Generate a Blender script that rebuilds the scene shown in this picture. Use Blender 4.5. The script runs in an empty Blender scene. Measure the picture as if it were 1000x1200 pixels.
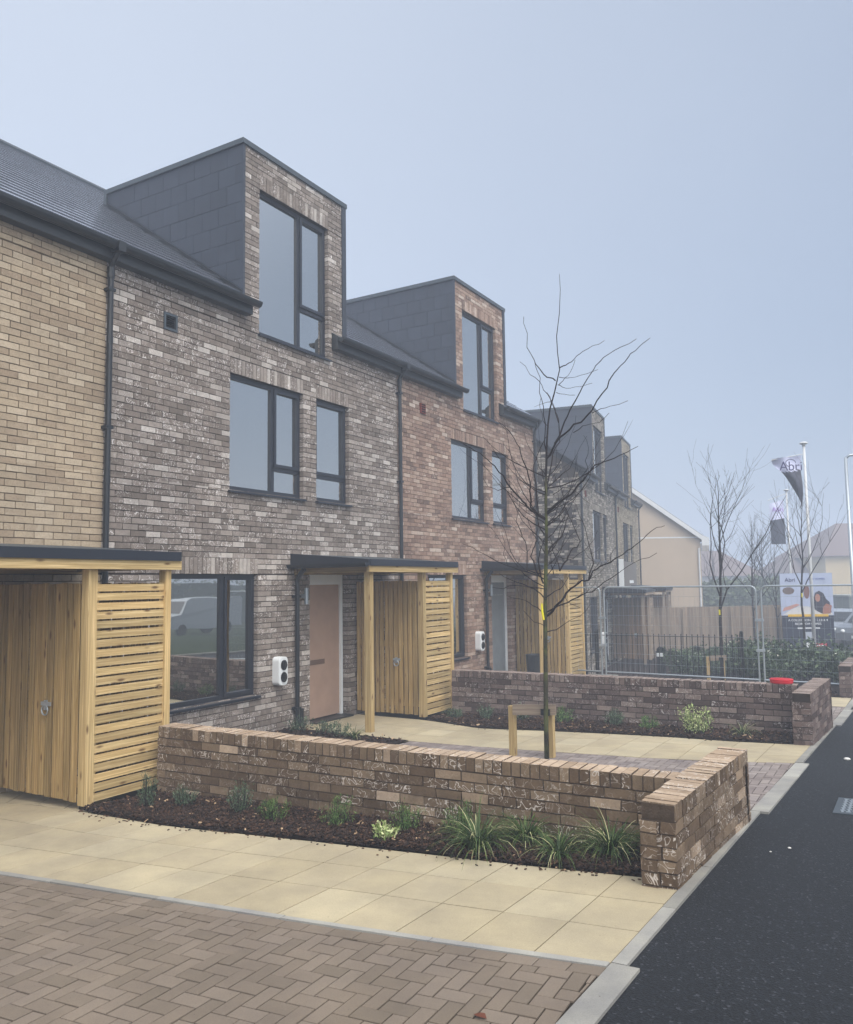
import bpy, math, random
from mathutils import Vector, noise
from math import radians, sin, cos, pi

# ---------------------------------------------------------------- camera, world, sun, exposure
S = bpy.context.scene
COL = S.collection
cam_d = bpy.data.cameras.new("camera"); cam = bpy.data.objects.new("camera", cam_d); COL.objects.link(cam)
F_PX, PITCH, ROLL, YAW = 960.85, radians(4.990), radians(-0.8166), radians(30.497)
cam_d.sensor_fit = 'VERTICAL'; cam_d.sensor_height = 36.0; cam_d.sensor_width = 30.0
cam_d.lens = 36.0 * F_PX / 1200.0
cam_d.clip_start = 0.05; cam_d.clip_end = 2000
fwd = Vector((-sin(YAW) * cos(PITCH), cos(YAW) * cos(PITCH), sin(PITCH)))
up0 = Vector((0, 0, 1)) * cos(PITCH) - Vector((-sin(YAW), cos(YAW), 0)) * sin(PITCH)
rt0 = Vector((cos(YAW), sin(YAW), 0))
rt = rt0 * cos(ROLL) + up0 * sin(ROLL); up = up0 * cos(ROLL) - rt0 * sin(ROLL)
from mathutils import Matrix
cam.matrix_world = Matrix(((rt.x, up.x, -fwd.x, 0), (rt.y, up.y, -fwd.y, 0), (rt.z, up.z, -fwd.z, 0), (0, 0, 0, 1)))
S.camera = cam

def lin(c):
    c = c / 255.0
    return c / 12.92 if c <= 0.04045 else ((c + 0.055) / 1.055) ** 2.4
def rgb(r, g, b): return (lin(r), lin(g), lin(b), 1.0)

SUN_EL, SUN_AZ = radians(42), radians(200)     # azimuth measured like the sky node's rotation
W = bpy.data.worlds.new("World"); S.world = W; W.use_nodes = True
nt = W.node_tree; nt.nodes.clear()
sky = nt.nodes.new('ShaderNodeTexSky'); sky.sky_type = 'NISHITA'; sky.sun_disc = False
sky.sun_elevation = SUN_EL; sky.sun_rotation = SUN_AZ; sky.air_density = 1.0; sky.dust_density = 4.0; sky.ozone_density = 1.0
bg1 = nt.nodes.new('ShaderNodeBackground'); bg1.inputs['Strength'].default_value = 0.05
nt.links.new(sky.outputs[0], bg1.inputs['Color'])
# overcast fog layer: even grey-blue cloud, a little lighter towards the hidden sun and overhead
tc = nt.nodes.new('ShaderNodeTexCoord')
vd = nt.nodes.new('ShaderNodeVectorMath'); vd.operation = 'DOT_PRODUCT'
vd.inputs[1].default_value = Vector((-0.80, 0.10, 0.60)).normalized()
nt.links.new(tc.outputs['Generated'], vd.inputs[0])
mr = nt.nodes.new('ShaderNodeMapRange'); mr.inputs[1].default_value = 0.0; mr.inputs[2].default_value = 1.0
nt.links.new(vd.outputs['Value'], mr.inputs[0])
cr = nt.nodes.new('ShaderNodeValToRGB'); sn = nt.nodes.new('ShaderNodeTexNoise'); sn.inputs['Scale'].default_value = 1.6; sn.inputs['Detail'].default_value = 3.0; nt.links.new(tc.outputs['Generated'], sn.inputs['Vector'])
sm = nt.nodes.new('ShaderNodeMath'); sm.operation = 'MULTIPLY_ADD'; sm.inputs[1].default_value = 0.22; sm.inputs[2].default_value = -0.11; nt.links.new(sn.outputs['Fac'], sm.inputs[0])
sa = nt.nodes.new('ShaderNodeMath'); sa.operation = 'ADD'; nt.links.new(mr.outputs[0], sa.inputs[0]); nt.links.new(sm.outputs[0], sa.inputs[1])
nt.links.new(sa.outputs[0], cr.inputs[0])
cr.color_ramp.elements[0].color = (0.275, 0.350, 0.480, 1); cr.color_ramp.elements[1].color = (0.73, 0.795, 0.90, 1)
cr.color_ramp.elements[0].position = 0.10; cr.color_ramp.elements[1].position = 0.95
bg2 = nt.nodes.new('ShaderNodeBackground'); bg2.inputs['Strength'].default_value = 0.86
nt.links.new(cr.outputs[0], bg2.inputs['Color'])
add = nt.nodes.new('ShaderNodeAddShader'); nt.links.new(bg1.outputs[0], add.inputs[0]); nt.links.new(bg2.outputs[0], add.inputs[1])
wo = nt.nodes.new('ShaderNodeOutputWorld'); nt.links.new(add.outputs[0], wo.inputs['Surface'])
# added fill: sky overhead and behind the viewer brightened to light the scene
vs = nt.nodes.new('ShaderNodeVectorMath'); vs.operation = 'DOT_PRODUCT'; vs.inputs[1].default_value = Vector((0.52, -0.34, 0.78)).normalized()
nt.links.new(tc.outputs['Generated'], vs.inputs[0])
m2 = nt.nodes.new('ShaderNodeMapRange'); m2.interpolation_type = 'SMOOTHSTEP'; m2.inputs[1].default_value = 0.28; m2.inputs[2].default_value = 0.95
m2.inputs[3].default_value = 0.77; m2.inputs[4].default_value = 3.8
nt.links.new(vs.outputs['Value'], m2.inputs[0]); nt.links.new(m2.outputs[0], bg2.inputs['Strength'])
m3 = nt.nodes.new('ShaderNodeMapRange'); m3.inputs[1].default_value = 0.28; m3.inputs[2].default_value = 0.9; nt.links.new(vs.outputs['Value'], m3.inputs[0])
cm = nt.nodes.new('ShaderNodeMix'); cm.data_type = 'RGBA'; nt.links.new(m3.outputs[0], cm.inputs[0]); nt.links.new(cr.outputs[0], cm.inputs[6]); cm.inputs[7].default_value = (.70, .70, .69, 1)
nt.links.new(cm.outputs[2], bg2.inputs['Color'])

sd = bpy.data.lights.new("sun", 'SUN'); sd.energy = 1.3; sd.angle = radians(14); sd.color = (1.0, 0.95, 0.88)
sun = bpy.data.objects.new("sun", sd); COL.objects.link(sun); sun.location = (0, -5, 30)
sdir = Vector((0.46, -0.30, 0.84)).normalized()      # direction towards the sun
sun.rotation_euler = sdir.to_track_quat('Z', 'Y').to_euler()
sky.sun_elevation = math.asin(sdir.z); sky.sun_rotation = math.atan2(sdir.x, sdir.y)
S.view_settings.view_transform = 'Standard'; S.view_settings.look = 'None'
S.view_settings.exposure = 0.06; S.view_settings.gamma = 1.0; S.view_settings.use_curve_mapping = False
S.cycles.max_bounces = 8; S.cycles.volume_bounces = 1; S.cycles.use_denoising = True

# ---------------------------------------------------------------- terrain height
def cl(a, lo, hi): return max(lo, min(hi, a))
def zc(y): return -1.82 - .03 * (y - 5) if y < 35 else -2.72 - .01 * (y - 35)
def zh(y):
    if y < 18: return -1.98 - .016 * (y - 5)
    if y < 24: return -2.188 - (y - 18) / 6 * .54
    return -2.728 - .01 * (y - 24)
def G(x, y):
    y = cl(y, -12, 160); t = cl((x + 1.4) / -5.6, -.25, 1.25)
    return zc(y) * (1 - t) + zh(y) * t

# ---------------------------------------------------------------- mesh builder
class MB:
    def __init__(s): s.v = []; s.f = []; s.m = []; s.r = []; s.uv = []
    def face(s, pts, m=0, r=0.0, uv=None):
        i = len(s.v); s.v += [tuple(p) for p in pts]; s.f.append(tuple(range(i, i + len(pts))))
        s.m.append(m); s.r.append(r)
        s.uv.append(uv if uv else [(0, 0)] * len(pts))
    def faces_idx(s, verts, faces, m=0, r=0.0, uvs=None):
        i = len(s.v); s.v += [tuple(p) for p in verts]
        for k, f in enumerate(faces):
            s.f.append(tuple(i + a for a in f)); s.m.append(m); s.r.append(r)
            s.uv.append(uvs[k] if uvs else [(0, 0)] * len(f))
    def box(s, o, a, b, c, m=0, r=None, skip=()):
        """corner o and three edge vectors (a x b . c > 0); uv runs along the longest edge"""
        o, a, b, c = Vector(o), Vector(a), Vector(b), Vector(c)
        if a.cross(b).dot(c) < 0: a, b = b, a
        r = random.random() if r is None else r
        L = [a.length, b.length, c.length]; k = L.index(max(L))
        ou, ov = random.random() * 20, random.random() * 20
        V = [o + a * i + b * j + c * l for l in (0, 1) for j in (0, 1) for i in (0, 1)]
        F = [((0, 2, 3, 1), 0, 1), ((4, 5, 7, 6), 0, 1), ((0, 1, 5, 4), 0, 2), ((2, 6, 7, 3), 0, 2), ((0, 4, 6, 2), 1, 2), ((1, 3, 7, 5), 1, 2)]
        verts = V; faces = []; uvs = []
        for n, (f, p, q) in enumerate(F):
            if n in skip: continue
            faces.append(f); uv = []
            if q == k: p, q = q, p
            for idx in f:
                bits = (idx & 1, (idx >> 1) & 1, (idx >> 2) & 1)
                uv.append((ou + bits[p] * L[p], ov + n * .37 + bits[q] * L[q]))
            uvs.append(uv)
        s.faces_idx(verts, faces, m, r, uvs)
    def tube(s, pts, rad, n=8, m=0, r=0.0, cap=True):
        pts = [Vector(p) for p in pts]
        if not hasattr(rad, '__len__'): rad = [rad] * len(pts)
        rings = []; ref = None
        for i, p in enumerate(pts):
            t = (pts[min(i + 1, len(pts) - 1)] - pts[max(i - 1, 0)]).normalized()
            if ref is None: ref = t.orthogonal().normalized()
            ref = (ref - t * ref.dot(t))
            ref = ref.normalized() if ref.length > 1e-6 else t.orthogonal().normalized()
            bi = t.cross(ref)
            rings.append([p + (ref * cos(2 * pi * k / n) + bi * sin(2 * pi * k / n)) * rad[i] for k in range(n)])
        base = len(s.v); L = 0; Ls = [0]
        for i in range(1, len(pts)): L += (pts[i] - pts[i - 1]).length; Ls.append(L)
        for rg in rings: s.v += [tuple(q) for q in rg]
        for i in range(len(pts) - 1):
            for k in range(n):
                a = base + i * n + k; b = base + i * n + (k + 1) % n
                s.f.append((a, b, b + n, a + n)); s.m.append(m); s.r.append(r)
                s.uv.append([(Ls[i], k * .05), (Ls[i], k * .05 + .05), (Ls[i + 1], k * .05 + .05), (Ls[i + 1], k * .05)])
        if cap:
            for i0, rev in ((0, True), (len(pts) - 1, False)):
                ids = [base + i0 * n + k for k in range(n)]
                if rev: ids.reverse()
                s.f.append(tuple(ids)); s.m.append(m); s.r.append(r); s.uv.append([(0, 0)] * n)
    def prism(s, poly, d, m=0, r=0.0):
        """polygon (list of 3D points) pushed along vector d"""
        d = Vector(d); P = [Vector(p) for p in poly]; n = len(P)
        nn = sum(((P[i] - P[0]).cross(P[(i + 1) % n] - P[0]) for i in range(1, n)), Vector())
        if nn.dot(d) > 0: P.reverse()
        V = P + [p + d for p in P]
        F = [tuple(range(n)), tuple(range(2 * n - 1, n - 1, -1))] + [(i, i + n, (i + 1) % n + n, (i + 1) % n) for i in range(n)]
        s.faces_idx(V, F, m, r)
    def sphere(s, c, rx, ry, rz, nu=12, nv=8, m=0, r=0.0):
        c = Vector(c); V = []; F = []
        for j in range(nv + 1):
            th = pi * j / nv
            for i in range(nu):
                ph = 2 * pi * i / nu
                V.append(c + Vector((rx * sin(th) * cos(ph), ry * sin(th) * sin(ph), rz * cos(th))))
        for j in range(nv):
            for i in range(nu):
                F.append((j * nu + i, (j + 1) * nu + i, (j + 1) * nu + (i + 1) % nu, j * nu + (i + 1) % nu))
        s.faces_idx(V, F, m, r)
    def build(s, name, mats, parent=None, smooth=False, label=None):
        me = bpy.data.meshes.new(name)
        L = Vector(parent['_o']) if parent is not None and '_o' in parent else Vector((0, 0, 0))
        me.from_pydata([(p[0] - L.x, p[1] - L.y, p[2] - L.z) for p in s.v], [], s.f)
        if not isinstance(mats, (list, tuple)): mats = [mats]
        for mm in mats: me.materials.append(mm)
        me.polygons.foreach_set('material_index', s.m)
        if smooth: me.polygons.foreach_set('use_smooth', [True] * len(s.f))
        at = me.attributes.new('rnd', 'FLOAT', 'FACE'); at.data.foreach_set('value', s.r)
        ul = me.uv_layers.new(name='UVMap'); flat = []
        for u in s.uv:
            for a in u: flat += [a[0], a[1]]
        ul.data.foreach_set('uv', flat)
        me.update()
        o = bpy.data.objects.new(name, me); COL.objects.link(o)
        if parent is not None: o.parent = parent; o['_o'] = tuple(L)
        if label: o['label'] = label
        return o

def empty(name, loc, label, cat, group=None):
    o = bpy.data.objects.new(name, None); COL.objects.link(o); o.location = loc; o.empty_display_size = .2
    o['label'] = label; o['category'] = cat; o['_o'] = tuple(loc)
    if group: o['group'] = group
    return o
def top(o, label, cat, group=None):
    """re-centre a one-mesh thing on its base and tag it"""
    me = o.data; xs = [v.co.x for v in me.vertices]; ys = [v.co.y for v in me.vertices]; zs = [v.co.z for v in me.vertices]
    c = Vector(((min(xs) + max(xs)) / 2, (min(ys) + max(ys)) / 2, min(zs)))
    me.transform(Matrix.Translation(-c)); o.location = c
    o['label'] = label; o['category'] = cat
    if group: o['group'] = group
    return o
def struct(o, kind='structure'): o['kind'] = kind; return o
def copy_thing(root, loc, rz, label, sc=1.0):
    r = root.copy(); COL.objects.link(r); r.location = loc; r.rotation_euler = (0, 0, rz); r.scale = (sc, sc, sc); r['label'] = label
    for ch in list(root.children):
        c = ch.copy(); COL.objects.link(c); c.parent = r
    return r

# ---------------------------------------------------------------- materials
def newmat(name, rough=.8, spec=.3, metal=0.0):
    m = bpy.data.materials.new(name); m.use_nodes = True; n = m.node_tree; n.nodes.clear()
    b = n.nodes.new('ShaderNodeBsdfPrincipled'); o = n.nodes.new('ShaderNodeOutputMaterial'); n.links.new(b.outputs[0], o.inputs[0])
    b.inputs['Roughness'].default_value = rough; b.inputs['Specular IOR Level'].default_value = spec; b.inputs['Metallic'].default_value = metal
    return m, n, b
def nd(n, t, **kw):
    x = n.nodes.new(t)
    for k, v in kw.items(): setattr(x, k, v)
    return x
def lk(n, a, b): n.links.new(a, b)
def ramp(n, src, stops, interp='LINEAR'):
    c = nd(n, 'ShaderNodeValToRGB'); c.color_ramp.interpolation = interp; e = c.color_ramp.elements
    while len(e) < len(stops): e.new(.5)
    for el, (p, col) in zip(e, stops): el.position = p; el.color = col
    if src is not None: lk(n, src, c.inputs[0])
    return c.outputs[0]
def noise_n(n, vec, scale, detail=4, rough=.55, dist=0.0):
    x = nd(n, 'ShaderNodeTexNoise'); x.inputs['Scale'].default_value = scale; x.inputs['Detail'].default_value = detail
    x.inputs['Roughness'].default_value = rough; x.inputs['Distortion'].default_value = dist
    if vec is not None: lk(n, vec, x.inputs['Vector'])
    return x.outputs['Fac']
def mixc(n, fac, a, b, bt='MIX'):
    x = nd(n, 'ShaderNodeMix', data_type='RGBA', blend_type=bt)
    for sock, v in ((x.inputs[0], fac), (x.inputs[6], a), (x.inputs[7], b)):
        if hasattr(v, 'links'): lk(n, v, sock)
        else: sock.default_value = v
    return x.outputs[2]
def math_n(n, op, a, b=0.0, clamp=False):
    x = nd(n, 'ShaderNodeMath', operation=op, use_clamp=clamp)
    for sock, v in ((x.inputs[0], a), (x.inputs[1], b)):
        if hasattr(v, 'links'): lk(n, v, sock)
        else: sock.default_value = v
    return x.outputs[0]
def bump(n, b, h, strength, dist=.01):
    x = nd(n, 'ShaderNodeBump'); x.inputs['Strength'].default_value = strength; x.inputs['Distance'].default_value = dist
    lk(n, h, x.inputs['Height']); lk(n, x.outputs[0], b.inputs['Normal'])
def objpos(n):
    return nd(n, 'ShaderNodeNewGeometry').outputs['Position']
def attr(n, name='rnd'):
    x = nd(n, 'ShaderNodeAttribute', attribute_name=name); return x.outputs['Fac']
def offs(n, pos, r, k=17.0):
    """move the texture by the piece's own random number so no two pieces repeat"""
    c = nd(n, 'ShaderNodeCombineXYZ'); s = math_n(n, 'MULTIPLY', r, k)
    lk(n, s, c.inputs[0]); lk(n, s, c.inputs[1]); lk(n, s, c.inputs[2])
    v = nd(n, 'ShaderNodeVectorMath', operation='ADD'); lk(n, pos, v.inputs[0]); lk(n, c.outputs[0], v.inputs[1]); return v.outputs[0]

def brick_mat(name, stops, smear=(215, 208, 200), smear_amt=.35, low=.86, rough=.9, bloom=0.0):
    m, n, b = newmat(name, rough, .15)
    r = attr(n); p = offs(n, objpos(n), r)
    base = ramp(n, r, stops)
    n1 = noise_n(n, p, 9, 5, .65); n2 = noise_n(n, p, 55, 4, .7)
    v = ramp(n, n1, [(.25, (low - .14,) * 3 + (1,)), (.75, (1.12, 1.1, 1.08, 1))])
    c = mixc(n, 1.0, base, v, 'MULTIPLY')
    g = ramp(n, n2, [(.32, (.62, .58, .55, 1)), (.5, (1, 1, 1, 1))])
    c = mixc(n, .55, c, g, 'MULTIPLY')
    # chalky lime smears, strong on some bricks only
    n3 = noise_n(n, p, 26, 6, .75, .6)
    th = ramp(n, n3, [(.56, (0, 0, 0, 1)), (.72, (1, 1, 1, 1))])
    wp = noise_n(n, objpos(n), .55, 2, .5)
    k = math_n(n, 'MULTIPLY', math_n(n, 'FRACT', math_n(n, 'MULTIPLY', r, 91.7)), math_n(n, 'ADD', wp, .45), True)
    k = math_n(n, 'MULTIPLY', math_n(n, 'POWER', k, 1.6), smear_amt * 2.2, True)
    f = math_n(n, 'MULTIPLY', th, math_n(n, 'MULTIPLY', k, .6), True)
    c = mixc(n, f, c, rgb(*smear))
    n4 = noise_n(n, p, 10, 1, .5, 1.8)
    ln = ramp(n, math_n(n, 'ABSOLUTE', math_n(n, 'SUBTRACT', n4, .5)), [(.008, (1, 1, 1, 1)), (.024, (0, 0, 0, 1))])
    kk = math_n(n, 'MULTIPLY', math_n(n, 'MULTIPLY', ln, k), math_n(n, 'GREATER_THAN', n1, .42), True)
    c = mixc(n, math_n(n, 'MULTIPLY', kk, 1.3, True), c, rgb(*smear))
    # broad weather staining
    w = ramp(n, noise_n(n, objpos(n), .8, 3, .6), [(.3, (.84, .84, .85, 1)), (.7, (1.10, 1.09, 1.08, 1))])
    c = mixc(n, .8, c, w, 'MULTIPLY')
    lk(n, c, b.inputs['Base Color'])
    bump(n, b, math_n(n, 'ADD', noise_n(n, p, 45, 5, .7), math_n(n, 'MULTIPLY', n1, .8)), .55, .008)
    return m
def plain(name, col, rough=.8, spec=.3, metal=0.0, var=.12, scale=6, bumpk=0.0, bscale=80):
    m, n, b = newmat(name, rough, spec, metal)
    p = objpos(n); r = attr(n)
    nn = noise_n(n, p, scale, 5, .6)
    v = ramp(n, nn, [(.3, (1 - var,) * 3 + (1,)), (.7, (1 + var * .6,) * 3 + (1,))])
    c = mixc(n, 1.0, rgb(*col), v, 'MULTIPLY')
    r2 = ramp(n, r, [(0, (1 - var * .7,) * 3 + (1,)), (1, (1 + var * .5,) * 3 + (1,))])
    c = mixc(n, 1.0, c, r2, 'MULTIPLY')
    lk(n, c, b.inputs['Base Color'])
    if bumpk: bump(n, b, noise_n(n, p, bscale, 4, .6), bumpk, .01)
    return m
def wood_mat(name, a, bcol, knots=True, rough=.75):
    m, n, b = newmat(name, rough, .2)
    uv = nd(n, 'ShaderNodeUVMap', uv_map='UVMap').outputs[0]; r = attr(n)
    mp = nd(n, 'ShaderNodeMapping'); mp.inputs['Scale'].default_value = (1.3, 64, 1); lk(n, uv, mp.inputs[0])
    g = noise_n(n, mp.outputs[0], 1.0, 5, .6, .9)
    mp2 = nd(n, 'ShaderNodeMapping'); mp2.inputs['Scale'].default_value = (.9, 4, 1); lk(n, uv, mp2.inputs[0])
    g2 = noise_n(n, mp2.outputs[0], 1.0, 3, .5)
    c = ramp(n, g, [(.3, rgb(*[int(v * .93) for v in a])), (.48, rgb(*a)), (.7, rgb(*bcol))])
    c = mixc(n, .8, c, ramp(n, g2, [(.3, (.80, .82, .78, 1)), (.7, (1.12, 1.1, 1.08, 1))]), 'MULTIPLY')
    c = mixc(n, 1.0, c, ramp(n, r, [(0, (.70, .70, .68, 1)), (.5, (.96, .96, .95, 1)), (1, (1.14, 1.11, 1.06, 1))]), 'MULTIPLY')
    if knots:
        mp3 = nd(n, 'ShaderNodeMapping'); mp3.inputs['Scale'].default_value = (4.2, 13, 1); lk(n, uv, mp3.inputs[0])
        vo = nd(n, 'ShaderNodeTexVoronoi'); vo.inputs['Scale'].default_value = 1.0; lk(n, mp3.outputs[0], vo.inputs['Vector'])
        kf = ramp(n, vo.outputs['Distance'], [(.10, (1, 1, 1, 1)), (.24, (0, 0, 0, 1))])
        kk = math_n(n, 'MULTIPLY', kf, math_n(n, 'GREATER_THAN', nd_sep(n, vo.outputs['Color']), .5))
        c = mixc(n, math_n(n, 'MULTIPLY', kk, .85), c, rgb(88, 58, 32))
    lk(n, c, b.inputs['Base Color']); bump(n, b, g, .35, .004)
    return m
def nd_sep(n, col):
    x = nd(n, 'ShaderNodeSeparateColor'); lk(n, col, x.inputs[0]); return x.outputs[0]

M = {}
M['b_cream'] = brick_mat('brick_cream', [(0, rgb(152, 135, 114)), (.3, rgb(163, 147, 125)), (.7, rgb(172, 156, 133)), (1, rgb(184, 169, 147))], (205, 195, 175), .10, 1.0)
M['b_grey'] = brick_mat('brick_grey', [(0, rgb(114, 105, 97)), (.3, rgb(127, 117, 109)), (.6, rgb(139, 129, 121)), (.85, rgb(158, 149, 141)), (1, rgb(194, 187, 180))], (212, 206, 202), .55)
M['b_orange'] = brick_mat('brick_orange', [(0, rgb(112, 94, 84)), (.2, rgb(138, 114, 101)), (.6, rgb(154, 130, 115)), (.88, rgb(170, 148, 132)), (1, rgb(194, 180, 168))], (212, 200, 188), .28)
M['b_olive'] = brick_mat('brick_olive', [(0, rgb(92, 86, 78)), (.4, rgb(122, 115, 104)), (.8, rgb(148, 141, 130)), (1, rgb(178, 172, 164))], (200, 196, 190), .4)
M['b_sand'] = brick_mat('brick_sand', [(0, rgb(126, 116, 98)), (.5, rgb(150, 140, 120)), (1, rgb(172, 162, 144))], (190, 184, 170), .2)
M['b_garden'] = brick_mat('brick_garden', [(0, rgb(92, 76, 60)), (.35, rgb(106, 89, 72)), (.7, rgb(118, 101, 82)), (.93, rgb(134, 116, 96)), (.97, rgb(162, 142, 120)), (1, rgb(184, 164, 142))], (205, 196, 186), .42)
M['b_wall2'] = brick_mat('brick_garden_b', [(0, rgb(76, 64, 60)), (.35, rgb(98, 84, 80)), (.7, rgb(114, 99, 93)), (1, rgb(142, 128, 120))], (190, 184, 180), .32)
M['mortar'] = plain('mortar_grey', (58, 50, 46), .95, .1, var=.25, scale=20, bumpk=.5)
M['mortar_c'] = plain('mortar_buff', (98, 84, 68), .95, .1, var=.2, scale=20, bumpk=.5)
M['mortar_g'] = plain('mortar_garden', (80, 68, 57), .95, .1, var=.3, scale=15, bumpk=.6)
M['anth'] = plain('anthracite_frame', (24, 29, 40), .42, .5, var=.06)
M['gutter'] = plain('black_gutter', (20, 24, 29), .38, .5, var=.12)
M['zinc'] = plain('dark_zinc', (66, 74, 80), .5, .5, metal=.25, var=.12)
M['panel'] = plain('slate_panel', (50, 56, 67), .62, .4, var=.14, scale=3)
M['panelgap'] = plain('panel_backing', (12, 14, 17), .9, .1)
M['slate'] = plain('roof_slate', (190, 193, 205), .22, 1.0, metal=.8, var=.10, scale=5); M['slate'].node_tree.nodes['Principled BSDF'].inputs['Coat Weight'].default_value = .6; M['slate'].node_tree.nodes['Principled BSDF'].inputs['Coat Roughness'].default_value = .12; M['slate'].node_tree.nodes['Principled BSDF'].inputs['Coat IOR'].default_value = 1.8
M['white'] = plain('white_plastic', (226, 229, 230), .4, .4, var=.04)
M['ply'] = plain('door_board', (170, 142, 124), .7, .2, var=.10, scale=3)
M['greydoor'] = plain('door_film', (128, 134, 138), .5, .3, var=.12, scale=4)
M['wood'] = wood_mat('timber_slats', (184, 157, 110), (228, 203, 154))
M['wood_d'] = wood_mat('timber_boards', (152, 126, 82), (202, 174, 124))
M['wood_g'] = wood_mat('timber_weathered', (116, 92, 70), (158, 132, 104))
M['wood_p'] = wood_mat('timber_pale', (146, 130, 116), (178, 162, 146), knots=False)
M['black'] = plain('black_metal', (14, 15, 17), .5, .4)
M['steel'] = plain('galvanised', (168, 176, 182), .38, .5, metal=.6, var=.1)
M['dark'] = plain('dark_opening', (20, 20, 22), .9, .1)
M['room'] = plain('room_wall', (84, 86, 86), .9, .1)
M['stucco'] = plain('render_wall', (178, 160, 138), .95, .1, var=.06, scale=.8)
M['trimw'] = plain('barge_board', (205, 206, 205), .6, .3, var=.04)

def glass_mat():
    m, n, b = newmat('window_glass', .02, .5)
    n.nodes.remove(b); o = [x for x in n.nodes if x.type == 'OUTPUT_MATERIAL'][0]
    gl = nd(n, 'ShaderNodeBsdfGlossy'); gl.inputs['Roughness'].default_value = .015; gl.inputs['Color'].default_value = (.98, .97, .93, 1)
    tr = nd(n, 'ShaderNodeBsdfTransparent'); tr.inputs['Color'].default_value = (.55, .58, .57, 1)
    fr = nd(n, 'ShaderNodeFresnel'); fr.inputs['IOR'].default_value = 2.1
    f = math_n(n, 'ADD', math_n(n, 'MULTIPLY', fr.outputs[0], 1.0), .45, True)
    # faint waviness of the sealed unit
    bp = nd(n, 'ShaderNodeBump'); bp.inputs['Strength'].default_value = .12; bp.inputs['Distance'].default_value = .02
    lk(n, noise_n(n, objpos(n), 1.3, 1, .4), bp.inputs['Height']); lk(n, bp.outputs[0], gl.inputs['Normal'])
    mx = nd(n, 'ShaderNodeMixShader'); lk(n, f, mx.inputs[0]); lk(n, tr.outputs[0], mx.inputs[1]); lk(n, gl.outputs[0], mx.inputs[2])
    lk(n, mx.outputs[0], o.inputs[0]); return m
M['glass'] = glass_mat()

def paving_mat(name, stops, stain=.2, speck=(90, 84, 70)):
    m, n, b = newmat(name, .85, .25)
    r = attr(n); p = objpos(n)
    c = ramp(n, r, stops)
    c = mixc(n, 1.0, c, ramp(n, noise_n(n, p, 2.2, 5, .6), [(.3, (1 - stain, 1 - stain, 1 - stain * .8, 1)), (.7, (1.08, 1.07, 1.05, 1))]), 'MULTIPLY')
    c = mixc(n, .6, c, ramp(n, noise_n(n, p, 140, 3, .7), [(.3, (.78, .78, .78, 1)), (.65, (1.1, 1.1, 1.1, 1))]), 'MULTIPLY')
    vo = nd(n, 'ShaderNodeTexVoronoi'); vo.inputs['Scale'].default_value = 9; lk(n, p, vo.inputs['Vector'])
    sp = math_n(n, 'MULTIPLY', math_n(n, 'LESS_THAN', vo.outputs['Distance'], .035), math_n(n, 'GREATER_THAN', nd_sep(n, vo.outputs['Color']), .7))
    c = mixc(n, math_n(n, 'MULTIPLY', sp, .8), c, rgb(*speck))
    dm = ramp(n, noise_n(n, p, .75, 6, .7, .5), [(.42, (1, 1, 1, 1)), (.62, (.84, .84, .83, 1))])
    c = mixc(n, .7, c, dm, 'MULTIPLY')
    v3 = nd(n, 'ShaderNodeTexVoronoi'); v3.inputs['Scale'].default_value = 34; lk(n, p, v3.inputs['Vector'])
    s3_ = math_n(n, 'MULTIPLY', math_n(n, 'LESS_THAN', v3.outputs['Distance'], .10), math_n(n, 'GREATER_THAN', nd_sep(n, v3.outputs['Color']), .86))
    c = mixc(n, math_n(n, 'MULTIPLY', s3_, .5), c, rgb(*speck))
    lk(n, c, b.inputs['Base Color'])
    bump(n, b, math_n(n, 'ADD', noise_n(n, p, 160, 3, .6), noise_n(n, p, 5, 2, .5)), .35, .004)
    return m
M['slab'] = paving_mat('buff_slab', [(0, rgb(166, 154, 127)), (.5, rgb(171, 159, 132)), (1, rgb(176, 165, 138))], .20)
M['paver'] = paving_mat('brown_paver', [(0, rgb(112, 101, 88)), (.5, rgb(119, 107, 94)), (1, rgb(126, 114, 101))], .16, (60, 52, 46))
M['paver2'] = paving_mat('grey_paver', [(0, rgb(118, 108, 104)), (.5, rgb(132, 122, 117)), (1, rgb(146, 137, 131))], .16, (60, 52, 46))
M['joint'] = plain('joint_sand', (44, 39, 32), .95, .1, var=.3, scale=12)
M['kerb'] = paving_mat('concrete_kerb', [(0, rgb(136, 134, 126)), (.5, rgb(150, 148, 140)), (1, rgb(164, 162, 154))], .32)

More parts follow.
